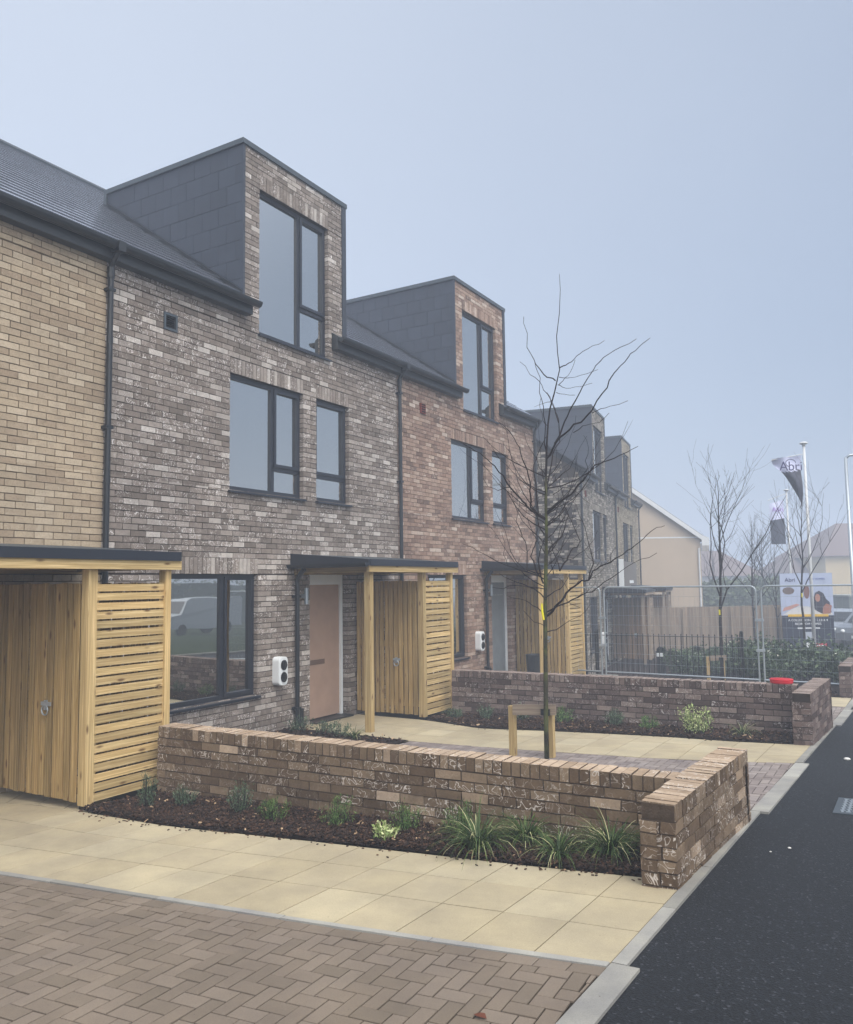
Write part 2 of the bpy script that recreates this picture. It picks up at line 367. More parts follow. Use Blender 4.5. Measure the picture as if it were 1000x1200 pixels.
def asphalt():
    m, n, b = newmat('asphalt', .78, .35)
    p = objpos(n)
    vo = nd(n, 'ShaderNodeTexVoronoi'); vo.inputs['Scale'].default_value = 95; lk(n, p, vo.inputs['Vector'])
    c = ramp(n, nd_sep(n, vo.outputs['Color']), [(0, rgb(8, 11, 15)), (.6, rgb(15, 18, 23)), (.95, rgb(26, 30, 36)), (1, rgb(66, 69, 74))])
    c = mixc(n, 1.0, c, ramp(n, noise_n(n, p, .9, 5, .6), [(.3, (.82, .83, .85, 1)), (.7, (1.2, 1.18, 1.16, 1))]), 'MULTIPLY')
    v2 = nd(n, 'ShaderNodeTexVoronoi'); v2.inputs['Scale'].default_value = 7; lk(n, p, v2.inputs['Vector'])
    nn = noise_n(n, p, 60, 3, .6)
    sp = math_n(n, 'LESS_THAN', math_n(n, 'ADD', v2.outputs['Distance'], math_n(n, 'MULTIPLY', nn, .06)), .072)
    sp = math_n(n, 'MULTIPLY', sp, math_n(n, 'GREATER_THAN', nd_sep(n, v2.outputs['Color']), .62))
    c = mixc(n, math_n(n, 'MULTIPLY', sp, .22), c, rgb(110, 110, 112))
    lk(n, c, b.inputs['Base Color'])
    bump(n, b, math_n(n, 'ADD', math_n(n, 'MULTIPLY', vo.outputs['Distance'], .7), noise_n(n, p, 220, 3, .6)), .8, .008)
    return m
M['asphalt'] = asphalt()
M['grass'] = plain('verge_grass', (44, 56, 32), .95, .1, var=.35, scale=14, bumpk=.9, bscale=60)
M['soil'] = plain('dark_soil', (46, 36, 32), .95, .1, var=.35, scale=18, bumpk=1.0, bscale=70)
def chip_mat():
    m, n, b = newmat('bark_chip', .85, .25)
    c = ramp(n, attr(n), [(0, rgb(22, 15, 12)), (.45, rgb(52, 37, 29)), (.8, rgb(80, 58, 45)), (.96, rgb(108, 82, 62)), (1, rgb(170, 144, 114))])
    lk(n, c, b.inputs['Base Color']); return m
M['chip'] = chip_mat()
def leaf_mat(name, stops, rough=.6):
    m, n, b = newmat(name, rough, .3)
    lk(n, ramp(n, attr(n), stops), b.inputs['Base Color'])
    b.inputs['Subsurface Weight'].default_value = 0.0
    return m
M['blade'] = leaf_mat('grass_blade', [(0, rgb(28, 44, 18)), (.5, rgb(50, 72, 30)), (.8, rgb(84, 104, 50)), (1, rgb(184, 180, 136))])
M['lav'] = leaf_mat('grey_green_leaf', [(0, rgb(44, 62, 48)), (.6, rgb(78, 98, 74)), (1, rgb(112, 128, 100))])
M['green'] = leaf_mat('fresh_leaf', [(0, rgb(48, 72, 34)), (.6, rgb(74, 104, 50)), (1, rgb(120, 146, 84))])
M['vari'] = leaf_mat('variegated_leaf', [(0, rgb(86, 108, 54)), (.5, rgb(142, 160, 96)), (1, rgb(206, 208, 160))])
M['shrub'] = leaf_mat('evergreen_leaf', [(0, rgb(36, 48, 34)), (.6, rgb(62, 80, 54)), (.95, rgb(92, 108, 78)), (1, rgb(170, 172, 158))])
M['hedge'] = leaf_mat('far_hedge_leaf', [(0, rgb(48, 58, 42)), (1, rgb(86, 98, 72))])
def bark_mat(name, a, b_, moss):
    m, n, b = newmat(name, .85, .2)
    p = objpos(n); c = ramp(n, noise_n(n, p, 30, 4, .6), [(.3, rgb(*a)), (.7, rgb(*b_))])
    mo = ramp(n, noise_n(n, p, 5, 4, .6), [(.45, (0, 0, 0, 1)), (.6, (1, 1, 1, 1))])
    sz = nd(n, 'ShaderNodeSeparateXYZ'); lk(n, p, sz.inputs[0])
    c = mixc(n, math_n(n, 'MULTIPLY', mo, moss), c, rgb(86, 92, 48))
    lk(n, c, b.inputs['Base Color']); bump(n, b, noise_n(n, p, 90, 3, .6), .5, .004); return m
M['bark'] = bark_mat('bark', (24, 19, 20), (46, 38, 38), .0)
M['bark_t'] = bark_mat('trunk_bark', (40, 38, 30), (66, 64, 46), .75)
M['yellow'] = plain('yellow_tag', (226, 214, 30), .5, .4, var=.05)
M['red'] = plain('red_plastic', (190, 24, 40), .4, .45, var=.06)
M['rubble'] = plain('pale_debris', (216, 214, 208), .8, .2)
# ---------------------------------------------------------------- setting: ground sheets
def strip(mb, rows, m=0, lift=0.0, r=None, tile=None):
    """rows: list of polylines (x,y) with equal counts -> quads that follow the terrain"""
    for a, b in zip(rows[:-1], rows[1:]):
        for i in range(len(a) - 1):
            q = [a[i], a[i + 1], b[i + 1], b[i]]
            P = [(x, y, G(x, y) + lift) for x, y in q]
            n = (Vector(P[1]) - Vector(P[0])).cross(Vector(P[2]) - Vector(P[0]))
            if n.z < 0: P.reverse()
            mb.face(P, m, random.random() if r is None else r)
def xk(y): return -1.33 + .0225 * (y - 3.2) if y < 14 else -1.087 + .014 * (y - 14)    # inner line of the kerb
def lerp(a, b, t): return a + (b - a) * t
# base ground, one sheet to the horizon
mb = MB()
xs = [-170, -120, -80, -50, -35, -25, -18, -14, -11] + [-10 + .5 * i for i in range(0, 24)] + [2.5, 3.5, 5, 7, 10, 15, 25, 45, 80, 150]
ys = [-60, -40, -25, -15, -12, -8, -5, -3] + [-2 + 1.0 * i for i in range(0, 44)] + [45, 50, 60, 80, 100, 130, 160, 220]
for i in range(len(xs) - 1):
    for j in range(len(ys) - 1):
        P = [(x, y, G(x, y) - .045) for x, y in ((xs[i], ys[j]), (xs[i + 1], ys[j]), (xs[i + 1], ys[j + 1]), (xs[i], ys[j + 1]))]
        mb.face(P, 0, .5)
ground = struct(mb.build('ground', M['soil']))
# road, both sides
mb = MB()
yl = [-14 + 1.0 * i for i in range(0, 29)] + [16 + 2 * i for i in range(0, 25)]
def kerb_out(y):       # outer line of the kerb, wider at the two drives
    wide = (y < 3.88) or (7.24 < y < 9.68) or (12.98 < y < 15.0)
    return xk(y) + (.135 if wide else .072)
rows = [[(xk(y) + .02, y) for y in yl], [(xk(y) + .5, y) for y in yl], [(xk(y) + 2.0, y) for y in yl], [(xk(y) + 3.6, y) for y in yl], [(xk(y) + 5.2, y) for y in yl]]
strip(mb, rows, 0, -.012)
road = struct(mb.build('road', M['asphalt']))
mb = MB()
strip(mb, [[(xk(y) + 5.4, y) for y in yl], [(xk(y) + 9, y) for y in yl], [(xk(y) + 14, y) for y in yl], [(xk(y) + 30, y) for y in yl]], 0, .02)
verge = struct(mb.build('grass_verge', M['grass']))
mb = MB()
for y0, y1 in zip(yl[:-1], yl[1:]):
    for k in range(1 if y1 > 14 else 1):
        P = [(xk(y0) + 5.2, y0), (xk(y0) + 5.4, y0), (xk(y1) + 5.4, y1), (xk(y1) + 5.2, y1)]
        V = [Vector((x, y, G(x, y) + .06)) for x, y in P]
        mb.prism(V, (0, 0, -.15), 0, random.random())
struct(mb.build('far_kerb', M['kerb']))
# near kerb: flush stones with small joints
mb = MB()
def kerb_run(y0, y1, w, step, lift):
    n = max(1, round((y1 - y0) / step))
    for i in range(n):
        a = lerp(y0, y1, i / n) + .003; b = lerp(y0, y1, (i + 1) / n) - .003; j = random.uniform(-.003, .003)
        V = [Vector((x, y, G(x, y) + lift + j)) for x, y in ((xk(a), a), (xk(a) + w, a), (xk(b) + w, b), (xk(b), b))]
        mb.prism(V, (0, 0, -.1), 0, random.random())
kerb_run(-12, 3.88, .135, .9, .004); kerb_run(3.88, 7.24, .072, .9, .006); kerb_run(7.24, 9.68, .135, .8, .004)
kerb_run(9.68, 12.98, .072, .9, .006); kerb_run(12.98, 15.0, .135, .9, .004); kerb_run(15.0, 60, .09, .9, .006)
struct(mb.build('kerb', M['kerb']))

def clip_poly(poly, clip):
    out = poly
    for i in range(len(clip)):
        ax, ay = clip[i]; bx, by = clip[(i + 1) % len(clip)]; inp = out; out = []
        if not inp: break
        side = lambda p: (bx - ax) * (p[1] - ay) - (by - ay) * (p[0] - ax)
        for j in range(len(inp)):
            p, q = inp[j - 1], inp[j]; sp, sq = side(p), side(q)
            if (sp >= 0) != (sq >= 0):
                t = sp / (sp - sq); out.append((p[0] + (q[0] - p[0]) * t, p[1] + (q[1] - p[1]) * t))
            if sq >= 0: out.append(q)
    return out
def area(p): return abs(sum(p[i - 1][0] * p[i][1] - p[i][0] * p[i - 1][1] for i in range(len(p)))) / 2
def stone(mb, poly, lift, th, rim, r, tilt=.0):
    """a paver: top face with a small chamfer"""
    c = (sum(p[0] for p in poly) / len(poly), sum(p[1] for p in poly) / len(poly))
    tx, ty = random.uniform(-tilt, tilt), random.uniform(-tilt, tilt)
    n = len(poly)
    T = []; B = []; E = []
    for x, y in poly:
        z = G(x, y) + lift + (x - c[0]) * tx + (y - c[1]) * ty
        L = math.hypot(x - c[0], y - c[1]) or 1; k = 1 - rim / L
        T.append((c[0] + (x - c[0]) * k, c[1] + (y - c[1]) * k, z)); E.append((x, y, z - rim * .6)); B.append((x, y, z - th))
    if sum((T[i - 1][0] - c[0]) * (T[i][1] - c[1]) - (T[i][0] - c[0]) * (T[i - 1][1] - c[1]) for i in range(n)) < 0:
        T.reverse(); E.reverse(); B.reverse()
    V = T + E + B
    F = [tuple(range(n))] + [(i + n, (i + 1) % n + n, (i + 1) % n, i) for i in range(n)] + [(i + 2 * n, (i + 1) % n + 2 * n, (i + 1) % n + n, i + n) for i in range(n)]
    mb.faces_idx(V, F, 0, r)
def in_poly(x, y, P):
    c = False
    for i in range(len(P)):
        x1, y1 = P[i - 1]; x2, y2 = P[i]
        if (y1 > y) != (y2 > y) and x < (x2 - x1) * (y - y1) / (y2 - y1) + x1: c = not c
    return c
def columns(P):
    """cut a polygon with a wavy far side into convex upright columns"""
    xs_ = sorted({p[0] for p in P}); out = []
    def span(x, side):
        ys_ = []
        for i in range(len(P)):
            x1, y1 = P[i - 1]; x2, y2 = P[i]
            if x1 != x2 and min(x1, x2) - 1e-9 <= x <= max(x1, x2) + 1e-9: ys_.append(y1 + (y2 - y1) * (x - x1) / (x2 - x1))
        return (min(ys_), max(ys_)) if ys_ else None
    for a, b in zip(xs_[:-1], xs_[1:]):
        e = (b - a) * 1e-4; p, q = span(a + e, 1), span(b - e, 1)
        if p and q: out.append([(a, p[0]), (b, q[0]), (b, q[1]), (a, p[1])])
    return out
def herringbone(name, mat, region, ang, seed, label=None):
    """200 x 100 blocks laid in herringbone inside a convex counter-clockwise region, over bedding sand"""
    random.seed(seed); mb = MB(); a = .1; cols = None
    xs_ = [p[0] for p in region]; ys_ = [p[1] for p in region]; cx, cy = sum(xs_) / len(xs_), sum(ys_) / len(ys_)
    R_ = max(math.hypot(x - cx, y - cy) for x, y in region); N = int(R_ / (a * .8)) + 2
    ca, sa = cos(ang), sin(ang)
    for i in range(-N, N):
        for j in range(-N, N):
            k = (i - j) % 4
            if k == 0: w, h = 2, 1
            elif k == 3: w, h = 1, 2
            else: continue
            g = .0036; ax, ay = a * .8, a; x0, y0 = i * ax + g, j * ay + g; x1, y1 = (i + w) * ax - g, (j + h) * ay - g
            P = [(cx + x * ca - y * sa, cy + x * sa + y * ca) for x, y in ((x0, y0), (x1, y0), (x1, y1), (x0, y1))]
            z_ = random.uniform(-.0018, .0018); r_ = random.random()
            if all(in_poly(x, y, region) for x, y in P): stone(mb, P, z_, .03, .003, r_, .006); continue
            if not cols: cols = columns(region)
            for c_ in cols:
                Q = clip_poly(P, c_)
                if len(Q) > 2 and area(Q) > .0006: stone(mb, Q, z_, .03, .002, r_, .0)
    return struct(mb.build(name, mat))
def sand_bed(name, rows):
    mb = MB(); strip(mb, rows, 0, -.008, .5); return struct(mb.build(name, M['joint']))

KA = math.atan(.0225)
# paving between the first drive and the first planting bed: curved rows of 450 mm slabs
pe = [(-10.2, 2.5), (-8.0, 3.1), (-6.8, 3.32), (-5.45, 3.47), (-3.94, 3.60), (-2.75, 3.71), (-1.81, 3.82), (-1.32, 3.88)]
j2 = [(-10.2, 2.95), (-8.0, 3.56), (-6.9, 3.82), (-5.9, 3.90), (-4.42, 4.04), (-2.90, 4.20), (-1.90, 4.28), (-1.31, 4.32)]
j1 = [(-10.2, 3.42), (-8.0, 4.10), (-7.0, 4.38), (-5.9, 4.38), (-4.86, 4.44), (-3.09, 4.62), (-1.9, 4.72), (-1.30, 4.78)]
bd = [(-10.2, 3.9), (-8.0, 4.62), (-7.1, 4.84), (-6.3, 4.84), (-5.30, 4.81), (-3.69, 4.98), (-2.38, 5.09), (-1.29, 5.22)]
b2 = [(-10.2, 4.4), (-8.0, 5.1), (-7.2, 5.3), (-6.6, 5.3)]
def sample(pl, s):
    """point at arc length s measured back from the last (kerb) point"""
    i = len(pl) - 1
    while i > 0:
        L = math.hypot(pl[i][0] - pl[i - 1][0], pl[i][1] - pl[i - 1][1])
        if s <= L or i == 1: t = s / L; return (lerp(pl[i][0], pl[i - 1][0], t), lerp(pl[i][1], pl[i - 1][1], t))
        s -= L; i -= 1
def slab_rows(mb, lines, ds=.45, s_from=0.0, s_to=8.6, gap=.007):
    for a, b in zip(lines[:-1], lines[1:]):
        n = int((s_to - s_from) / ds)
        for i in range(n):
            s0 = s_from + i * ds + gap / 2; s1 = s_from + (i + 1) * ds - gap / 2
            p = [sample(a, s0), sample(a, s1), sample(b, s1), sample(b, s0)]
            q = [(lerp(p[0][0], p[3][0], .009), lerp(p[0][1], p[3][1], .009)), (lerp(p[1][0], p[2][0], .009), lerp(p[1][1], p[2][1], .009)),
                 (lerp(p[2][0], p[1][0], .009), lerp(p[2][1], p[1][1], .009)), (lerp(p[3][0], p[0][0], .009), lerp(p[3][1], p[0][1], .009))]
            stone(mb, q, random.uniform(-.0008, .0008), .03, .002, random.random(), .001)
random.seed(3)
mb = MB(); slab_rows(mb, [pe, j2, j1, bd], .375)
slab_rows(mb, [[(x, y) for x, y in bd[:4]], b2], .375, 0, 3.9)
slabs = struct(mb.build('pavement', M['slab']))
sand_bed('pavement_bedding', [[sample(l, s * .4) for s in range(0, 22)] for l in (pe, j2, j1, bd)])
sand_bed('path_bedding', [[(-10.2, 3.8), (-8.0, 4.5), (-7.1, 4.8), (-6.5, 4.8)], [(-10.2, 4.5), (-8.0, 5.2), (-7.1, 5.4), (-6.5, 5.4)], [(-10.2, 6.2), (-8.0, 6.2), (-7.1, 6.2), (-6.5, 6.2)]])
# pin kerb between slabs and block paving
mb = MB()
def pin(mb, pl, w, n, off=0.0):
    tot = sum(math.hypot(pl[i][0] - pl[i - 1][0], pl[i][1] - pl[i - 1][1]) for i in range(1, len(pl)))
    for i in range(n):
        a = sample(pl, tot * i / n + .002); b = sample(pl, tot * (i + 1) / n - .002)
        V = [Vector((x, y, G(x, y) + .006 + random.uniform(-.002, .002))) for x, y in ((a[0], a[1] - off), (b[0], b[1] - off), (b[0], b[1] - off - w), (a[0], a[1] - off - w))]
        mb.prism(V, (0, 0, -.08), 0, random.random())
pin(mb, pe, .045, 10, .004); struct(mb.build('edging', M['kerb']))
# first drive
pe_s = [(x, y - .055) for x, y in pe]
mb = MB(); random.seed(8)
i = 0.0
while i < 8.4:      # one row of stretchers against the edging
    a, b = sample(pe_s, i + .003), sample(pe_s, i + .16 - .003)
    stone(mb, [(a[0], a[1]), (b[0], b[1]), (b[0], b[1] - .094), (a[0], a[1] - .094)], 0, .03, .003, random.random(), .003); i += .16
struct(mb.build('block_paving_border', M['paver']))
edge2 = [(x, y - .157) for x, y in pe]
# region: piecewise under the curved edge
herringbone('block_paving', M['paver'], [(-9.5, -2), (-1.345, -2), (-1.335, edge2[-1][1]), (-1.81, edge2[-2][1]), (-2.75, edge2[-3][1] + .0), (-3.94, edge2[-4][1]), (-5.45, edge2[-5][1]), (-6.8, edge2[-6][1]), (-8.0, edge2[-7][1]), (-9.5, 2.45)], radians(3.2), 5)
sand_bed('drive_bedding', [[(x, y) for x in (-9.5, -8, -7, -6, -5, -4, -3, -2, -1.335)] for y in (-2, -1, 0, 1, 2, 2.5)] )
sand_bed('drive_edge_bedding', [[(x, 2.5) for x in (-8, -6.8, -5.45, -3.94, -2.75, -1.81, -1.335)], [(x, 3.0) for x in (-8, -6.8, -5.45, -3.94, -2.75, -1.81, -1.335)], [(x, y + .0) for x, y in pe_s[1:]]])
# second drive and slabs
p2 = [(-7.9, 9.45), (-6.2, 9.22), (-4.7, 9.17), (-3.84, 9.22), (-2.73, 9.29), (-1.93, 9.42), (-1.19, 9.67)]
q2 = [(-7.9, 9.95), (-6.5, 9.70), (-4.7, 9.66), (-3.84, 9.74), (-2.73, 9.84), (-1.93, 9.94), (-1.18, 10.12)]
r2 = [(-7.9, 10.5), (-6.5, 10.22), (-4.7, 10.12), (-3.84, 10.27), (-2.73, 10.38), (-1.93, 10.40), (-1.17, 10.52)]
s2_ = [(-7.9, 11.05), (-6.5, 10.92), (-5.35, 10.50), (-4.22, 10.72), (-2.87, 10.86), (-2.08, 10.84), (-1.16, 10.96)]
random.seed(4); mb = MB(); slab_rows(mb, [p2, q2, r2, s2_], .40, 0, 6.8)
struct(mb.build('path', M['slab'])); sand_bed('path_sand', [[sample(l, s * .4) for s in range(0, 17)] for l in (p2, q2, r2, s2_)])
herringbone('drive_paving', M['paver2'], [(-5.7, 6.0), (-1.265, 6.0), (-1.195, 9.65), (-1.93, 9.39), (-2.73, 9.27), (-3.84, 9.2), (-5.7, 9.17)], radians(1.3), 6)
sand_bed('drive_sand', [[(x, y) for x in (-5.8, -5, -4, -3, -2, -1.27)] for y in (5.9, 7, 8, 9.15)])
sand_bed('drive_sand_edge', [[(-4.7, 9.15), (-3.84, 9.15), (-2.73, 9.15), (-1.93, 9.15), (-1.22, 9.15)], [(-4.7, 9.17), (-3.84, 9.22), (-2.73, 9.29), (-1.93, 9.42), (-1.2, 9.67)]])
# third drive and slabs beyond the second wall
p3 = [(-7.9, 15.5), (-4.7, 15.4), (-2.73, 15.5), (-1.07, 15.4)]; q3 = [(-7.9, 16.0), (-4.7, 15.9), (-2.73, 16.0), (-1.07, 15.9)]; r3 = [(-7.9, 16.5), (-4.7, 16.4), (-2.73, 16.5), (-1.07, 16.45)]
s3 = [(-7.9, 17.1), (-4.7, 16.8), (-2.73, 16.85), (-1.07, 16.9)]
mb = MB(); slab_rows(mb, [p3, q3, r3, s3], .45, 0, 6.6); struct(mb.build('far_path', M['slab']))
sand_bed('far_path_sand', [[sample(l, s * .5) for s in range(0, 14)] for l in (p3, q3, r3, s3)])
herringbone('far_drive_paving', M['paver2'], [(-5.7, 12.0), (-1.13, 12.0), (-1.075, 15.38), (-5.7, 15.38)], radians(1.3), 7)
sand_bed('far_drive_sand', [[(x, y) for x in (-5.8, -5, -4, -3, -2, -1.13)] for y in (11.9, 13, 14, 15.4)])

# ---------------------------------------------------------------- brickwork
MR = .010      # mortar recess
class Fr:
    def __init__(s, o, u, n): s.o = Vector(o); s.u = Vector(u).normalized(); s.n = Vector(n).normalized()
    def p(s, a, w, z): return s.o + s.u * a + s.n * w + Vector((0, 0, z))
def brickwork(mb, F, s0, s1, z0, z1, holes=(), soldiers=(), seed=1, depth=.10, z_ref=0.0, m_mort=1, bond_off=0.0, jit=.0022, both=False, zbot=None):
    """real bricks (225 x 75 mm gauge) with recessed mortar; holes and soldier courses are (sa, sb, za, zb) rectangles"""
    rnd = random.Random(seed)
    def lay(a, b, za, zb):
        j = lambda k=jit: rnd.uniform(-k, k)
        w = rnd.uniform(-jit, jit * 1.2)
        fr = [F.p(a + j(), w + j(.001), za + j()), F.p(b + j(), w + j(.001), za + j()), F.p(b + j(), w + j(.001), zb + j()), F.p(a + j(), w + j(.001), zb + j())]
        bk = [F.p(a, -depth, za), F.p(b, -depth, za), F.p(b, -depth, zb), F.p(a, -depth, zb)]
        fs = [(0, 1, 2, 3), (1, 5, 6, 2), (4, 0, 3, 7), (3, 2, 6, 7), (4, 5, 1, 0)]
        if both: fs.append((5, 4, 7, 6))
        if F.u.cross(Vector((0, 0, 1))).dot(F.n) < 0: fs = [tuple(reversed(f)) for f in fs]
        mb.faces_idx(fr + bk, fs, 0, rnd.random())
    def mort(a, b, za, zb):
        q = [F.p(a, -MR, za), F.p(b, -MR, za), F.p(b, -MR, zb), F.p(a, -MR, zb), F.p(a, -depth + .004, za), F.p(b, -depth + .004, za), F.p(b, -depth + .004, zb), F.p(a, -depth + .004, zb)]
        fs = [(0, 1, 2, 3), (1, 5, 6, 2), (4, 0, 3, 7), (3, 2, 6, 7), (4, 5, 1, 0)]
        if both: fs.append((5, 4, 7, 6))
        if F.u.cross(Vector((0, 0, 1))).dot(F.n) < 0: fs = [tuple(reversed(f)) for f in fs]
        mb.faces_idx(q, fs, m_mort, .5)
    k0 = math.floor((z0 - z_ref) / .075); k1 = math.ceil((z1 - z_ref) / .075)
    blk = list(holes) + list(soldiers)
    for k in range(k0, k1):
        za, zb = z_ref + k * .075, z_ref + (k + 1) * .075
        cuts = sorted({max(za, z0), min(zb, z1)} | {c for h in blk for c in (h[2], h[3]) if max(za, z0) < c < min(zb, z1)})
        for c0, c1 in zip(cuts[:-1], cuts[1:]):
            if c1 - c0 < .006: continue
            zm = (c0 + c1) / 2
            iv = [(s0, s1)]
            for h in blk:
                if h[2] < zm < h[3]:
                    nv = []
                    for a, b in iv:
                        if h[0] > a: nv.append((a, min(b, h[0])))
                        if h[1] < b: nv.append((max(a, h[1]), b))
                    iv = [x for x in nv if x[1] - x[0] > .004]
            iv2 = [(s0, s1)]
            for a, b in iv:
                mort(a + .004, b - .004, c0, c1)
                ph = bond_off + (.1125 if k % 2 else 0) + (((k * 7919) % 5) * .004)
                n0 = math.floor((a - ph) / .225)
                x = ph + n0 * .225
                while x < b:
                    l, r_ = max(x + .005, a), min(x + .220, b)
                    if b - r_ < .066: r_ = b
                    if l - a < .066: l = a
                    if b - l < .055 and l > a: break
                    if r_ - a < .055 and r_ < b: x += .225; continue
                    if r_ - l > .02 and c1 - c0 > .018: lay(l, r_, c0 + (.005 if c0 <= za + 1e-6 else 0), c1 - (.005 if c1 >= zb - 1e-6 else 0))
                    x += .225
    for (a, b, za, zb) in soldiers:
        mort(a, b, za, zb); n = max(1, round((b - a) / .075)); d = (b - a) / n
        for i in range(n): lay(a + i * d + .005, a + (i + 1) * d - .005, za + .004, zb - .006)

def window(house, F, s0, s1, z0, z1, mull=(), transoms=(), sashes=(), sill=True, rail=None):
    w0 = -.075; fd = .06
    mb = MB(); t = .062
    bar = lambda a, b, za, zb, w=w0, d=fd: mb.box(F.p(a, w - d, za), F.u * (b - a), F.n * d, (0, 0, zb - za), 0)
    bar(s0, s1, z1 - t, z1); bar(s0, s1, z0, z0 + t); bar(s0, s0 + t, z0 + t, z1 - t); bar(s1 - t, s1, z0 + t, z1 - t)
    for c in mull: bar(c - .036, c + .036, z0 + t, z1 - t)
    for a, b, z in transoms: bar(a, b, z - .034, z + .034)
    for a, b, za, zb in sashes:   # opening light stands proud of the frame
        q = .045
        for aa, bb, zaa, zbb in ((a, b, zb - q, zb), (a, b, za, za + q), (a, a + q, za + q, zb - q), (b - q, b, za + q, zb - q)): bar(aa, bb, zaa, zbb, w0 + .022, .05)
    wn = mb.build('window', M['anth'], house)
    edges = [s0 + t] + [c for c in mull] + [s1 - t]
    mb = MB()
    for i in range(len(edges) - 1):
        a = edges[i] + (.036 if i > 0 else 0); b = edges[i + 1] - (.036 if i < len(edges) - 2 else 0)
        zs = [z0 + t] + sorted(z for ta, tb, z in transoms if ta - .06 <= a and tb + .06 >= b) + [z1 - t]
        for j in range(len(zs) - 1):
            za = zs[j] + (.034 if j > 0 else 0); zb = zs[j + 1] - (.034 if j < len(zs) - 2 else 0)
            mb2 = MB(); mb2.box(F.p(a, w0 - .034, za), F.u * (b - a), F.n * .004, (0, 0, zb - za), 0, .5); mb2.build('pane', M['glass'], wn)
    # room behind
    ex = .25 if rail else .35
    mb = MB(); D = 1.6; a, b, za, zb = s0 - ex, s1 + ex, z0 - .3, z1 + .12; wb = w0 - fd - .002
    P = lambda x, w, z: F.p(x, w, z)
    mb.face([P(a, wb - D, za), P(b, wb - D, za), P(b, wb - D, zb), P(a, wb - D, zb)], 0, .4)
    mb.face([P(a, wb, za), P(b, wb, za), P(b, wb - D, za), P(a, wb - D, za)], 0, .2); mb.face([P(a, wb, zb), P(b, wb, zb), P(b, wb - D, zb), P(a, wb - D, zb)], 0, .8)
    mb.face([P(a, wb, za), P(a, wb - D, za), P(a, wb - D, zb), P(a, wb, zb)], 0, .5); mb.face([P(b, wb, za), P(b, wb - D, za), P(b, wb - D, zb), P(b, wb, zb)], 0, .5)
    for x0, x1, y0, y1 in ((a, s0, za, zb), (s1, b, za, zb), (s0, s1, za, z0), (s0, s1, z1, zb)):
        mb.face([P(x0, wb, y0), P(x1, wb, y0), P(x1, wb, y1), P(x0, wb, y1)], 0, .5)
    mb.build('interior', M['room'], wn)
    mb = MB(); mb.box(F.p(s1 - .36, w0 - fd - .16, z0 - .02), F.u * .30, F.n * .03, (0, 0, z1 - z0 + .04)); mb.build('reveal_reflection', M['white'], wn)  # pale strip added to stand in for the reveal's reflection in the pane
    if rail:
        mb = MB(); mb.box(F.p(s0 + t, w0 - .10, z0 + rail), F.u * (mull[0] - s0 - t), F.n * .02, (0, 0, .03), 0); mb.build('guard_rail', M['white'], wn)
    if sill:
        mb = MB(); poly = [F.p(s0 - .03, -.09, z0 + .008), F.p(s0 - .03, .045, z0 - .012), F.p(s0 - .03, .045, z0 - .04), F.p(s0 - .03, -.09, z0 - .025)]
        mb.prism(poly, F.u * (s1 - s0 + .06)); mb.build('sill', M['anth'], wn)
    return wn

def pipe_run(mb, F, s, zt, zb, w=.06, r=.034, top_w=.17, ztop=None):
    pts = []
    if ztop is not None: pts = [F.p(s, top_w, ztop), F.p(s, top_w, ztop - .07), F.p(s, w + .02, zt + .02)]
    pts += [F.p(s, w, zt - .02), F.p(s, w, zb)]
    mb.tube(pts, r, 10)
    z = zt - .3
    while z > zb + .2:
        mb.box(F.p(s - .048, -.01, z), F.u * .096, F.n * (w + .045), (0, 0, .035)); z -= 1.62
        mb.tube([F.p(s, w, z + 1.0), F.p(s, w, z + 1.08)], r + .004, 10)
    if ztop is not None: mb.tube([F.p(s, w, zt - .02), F.p(s, w, zt - .14)], r + .008, 10)

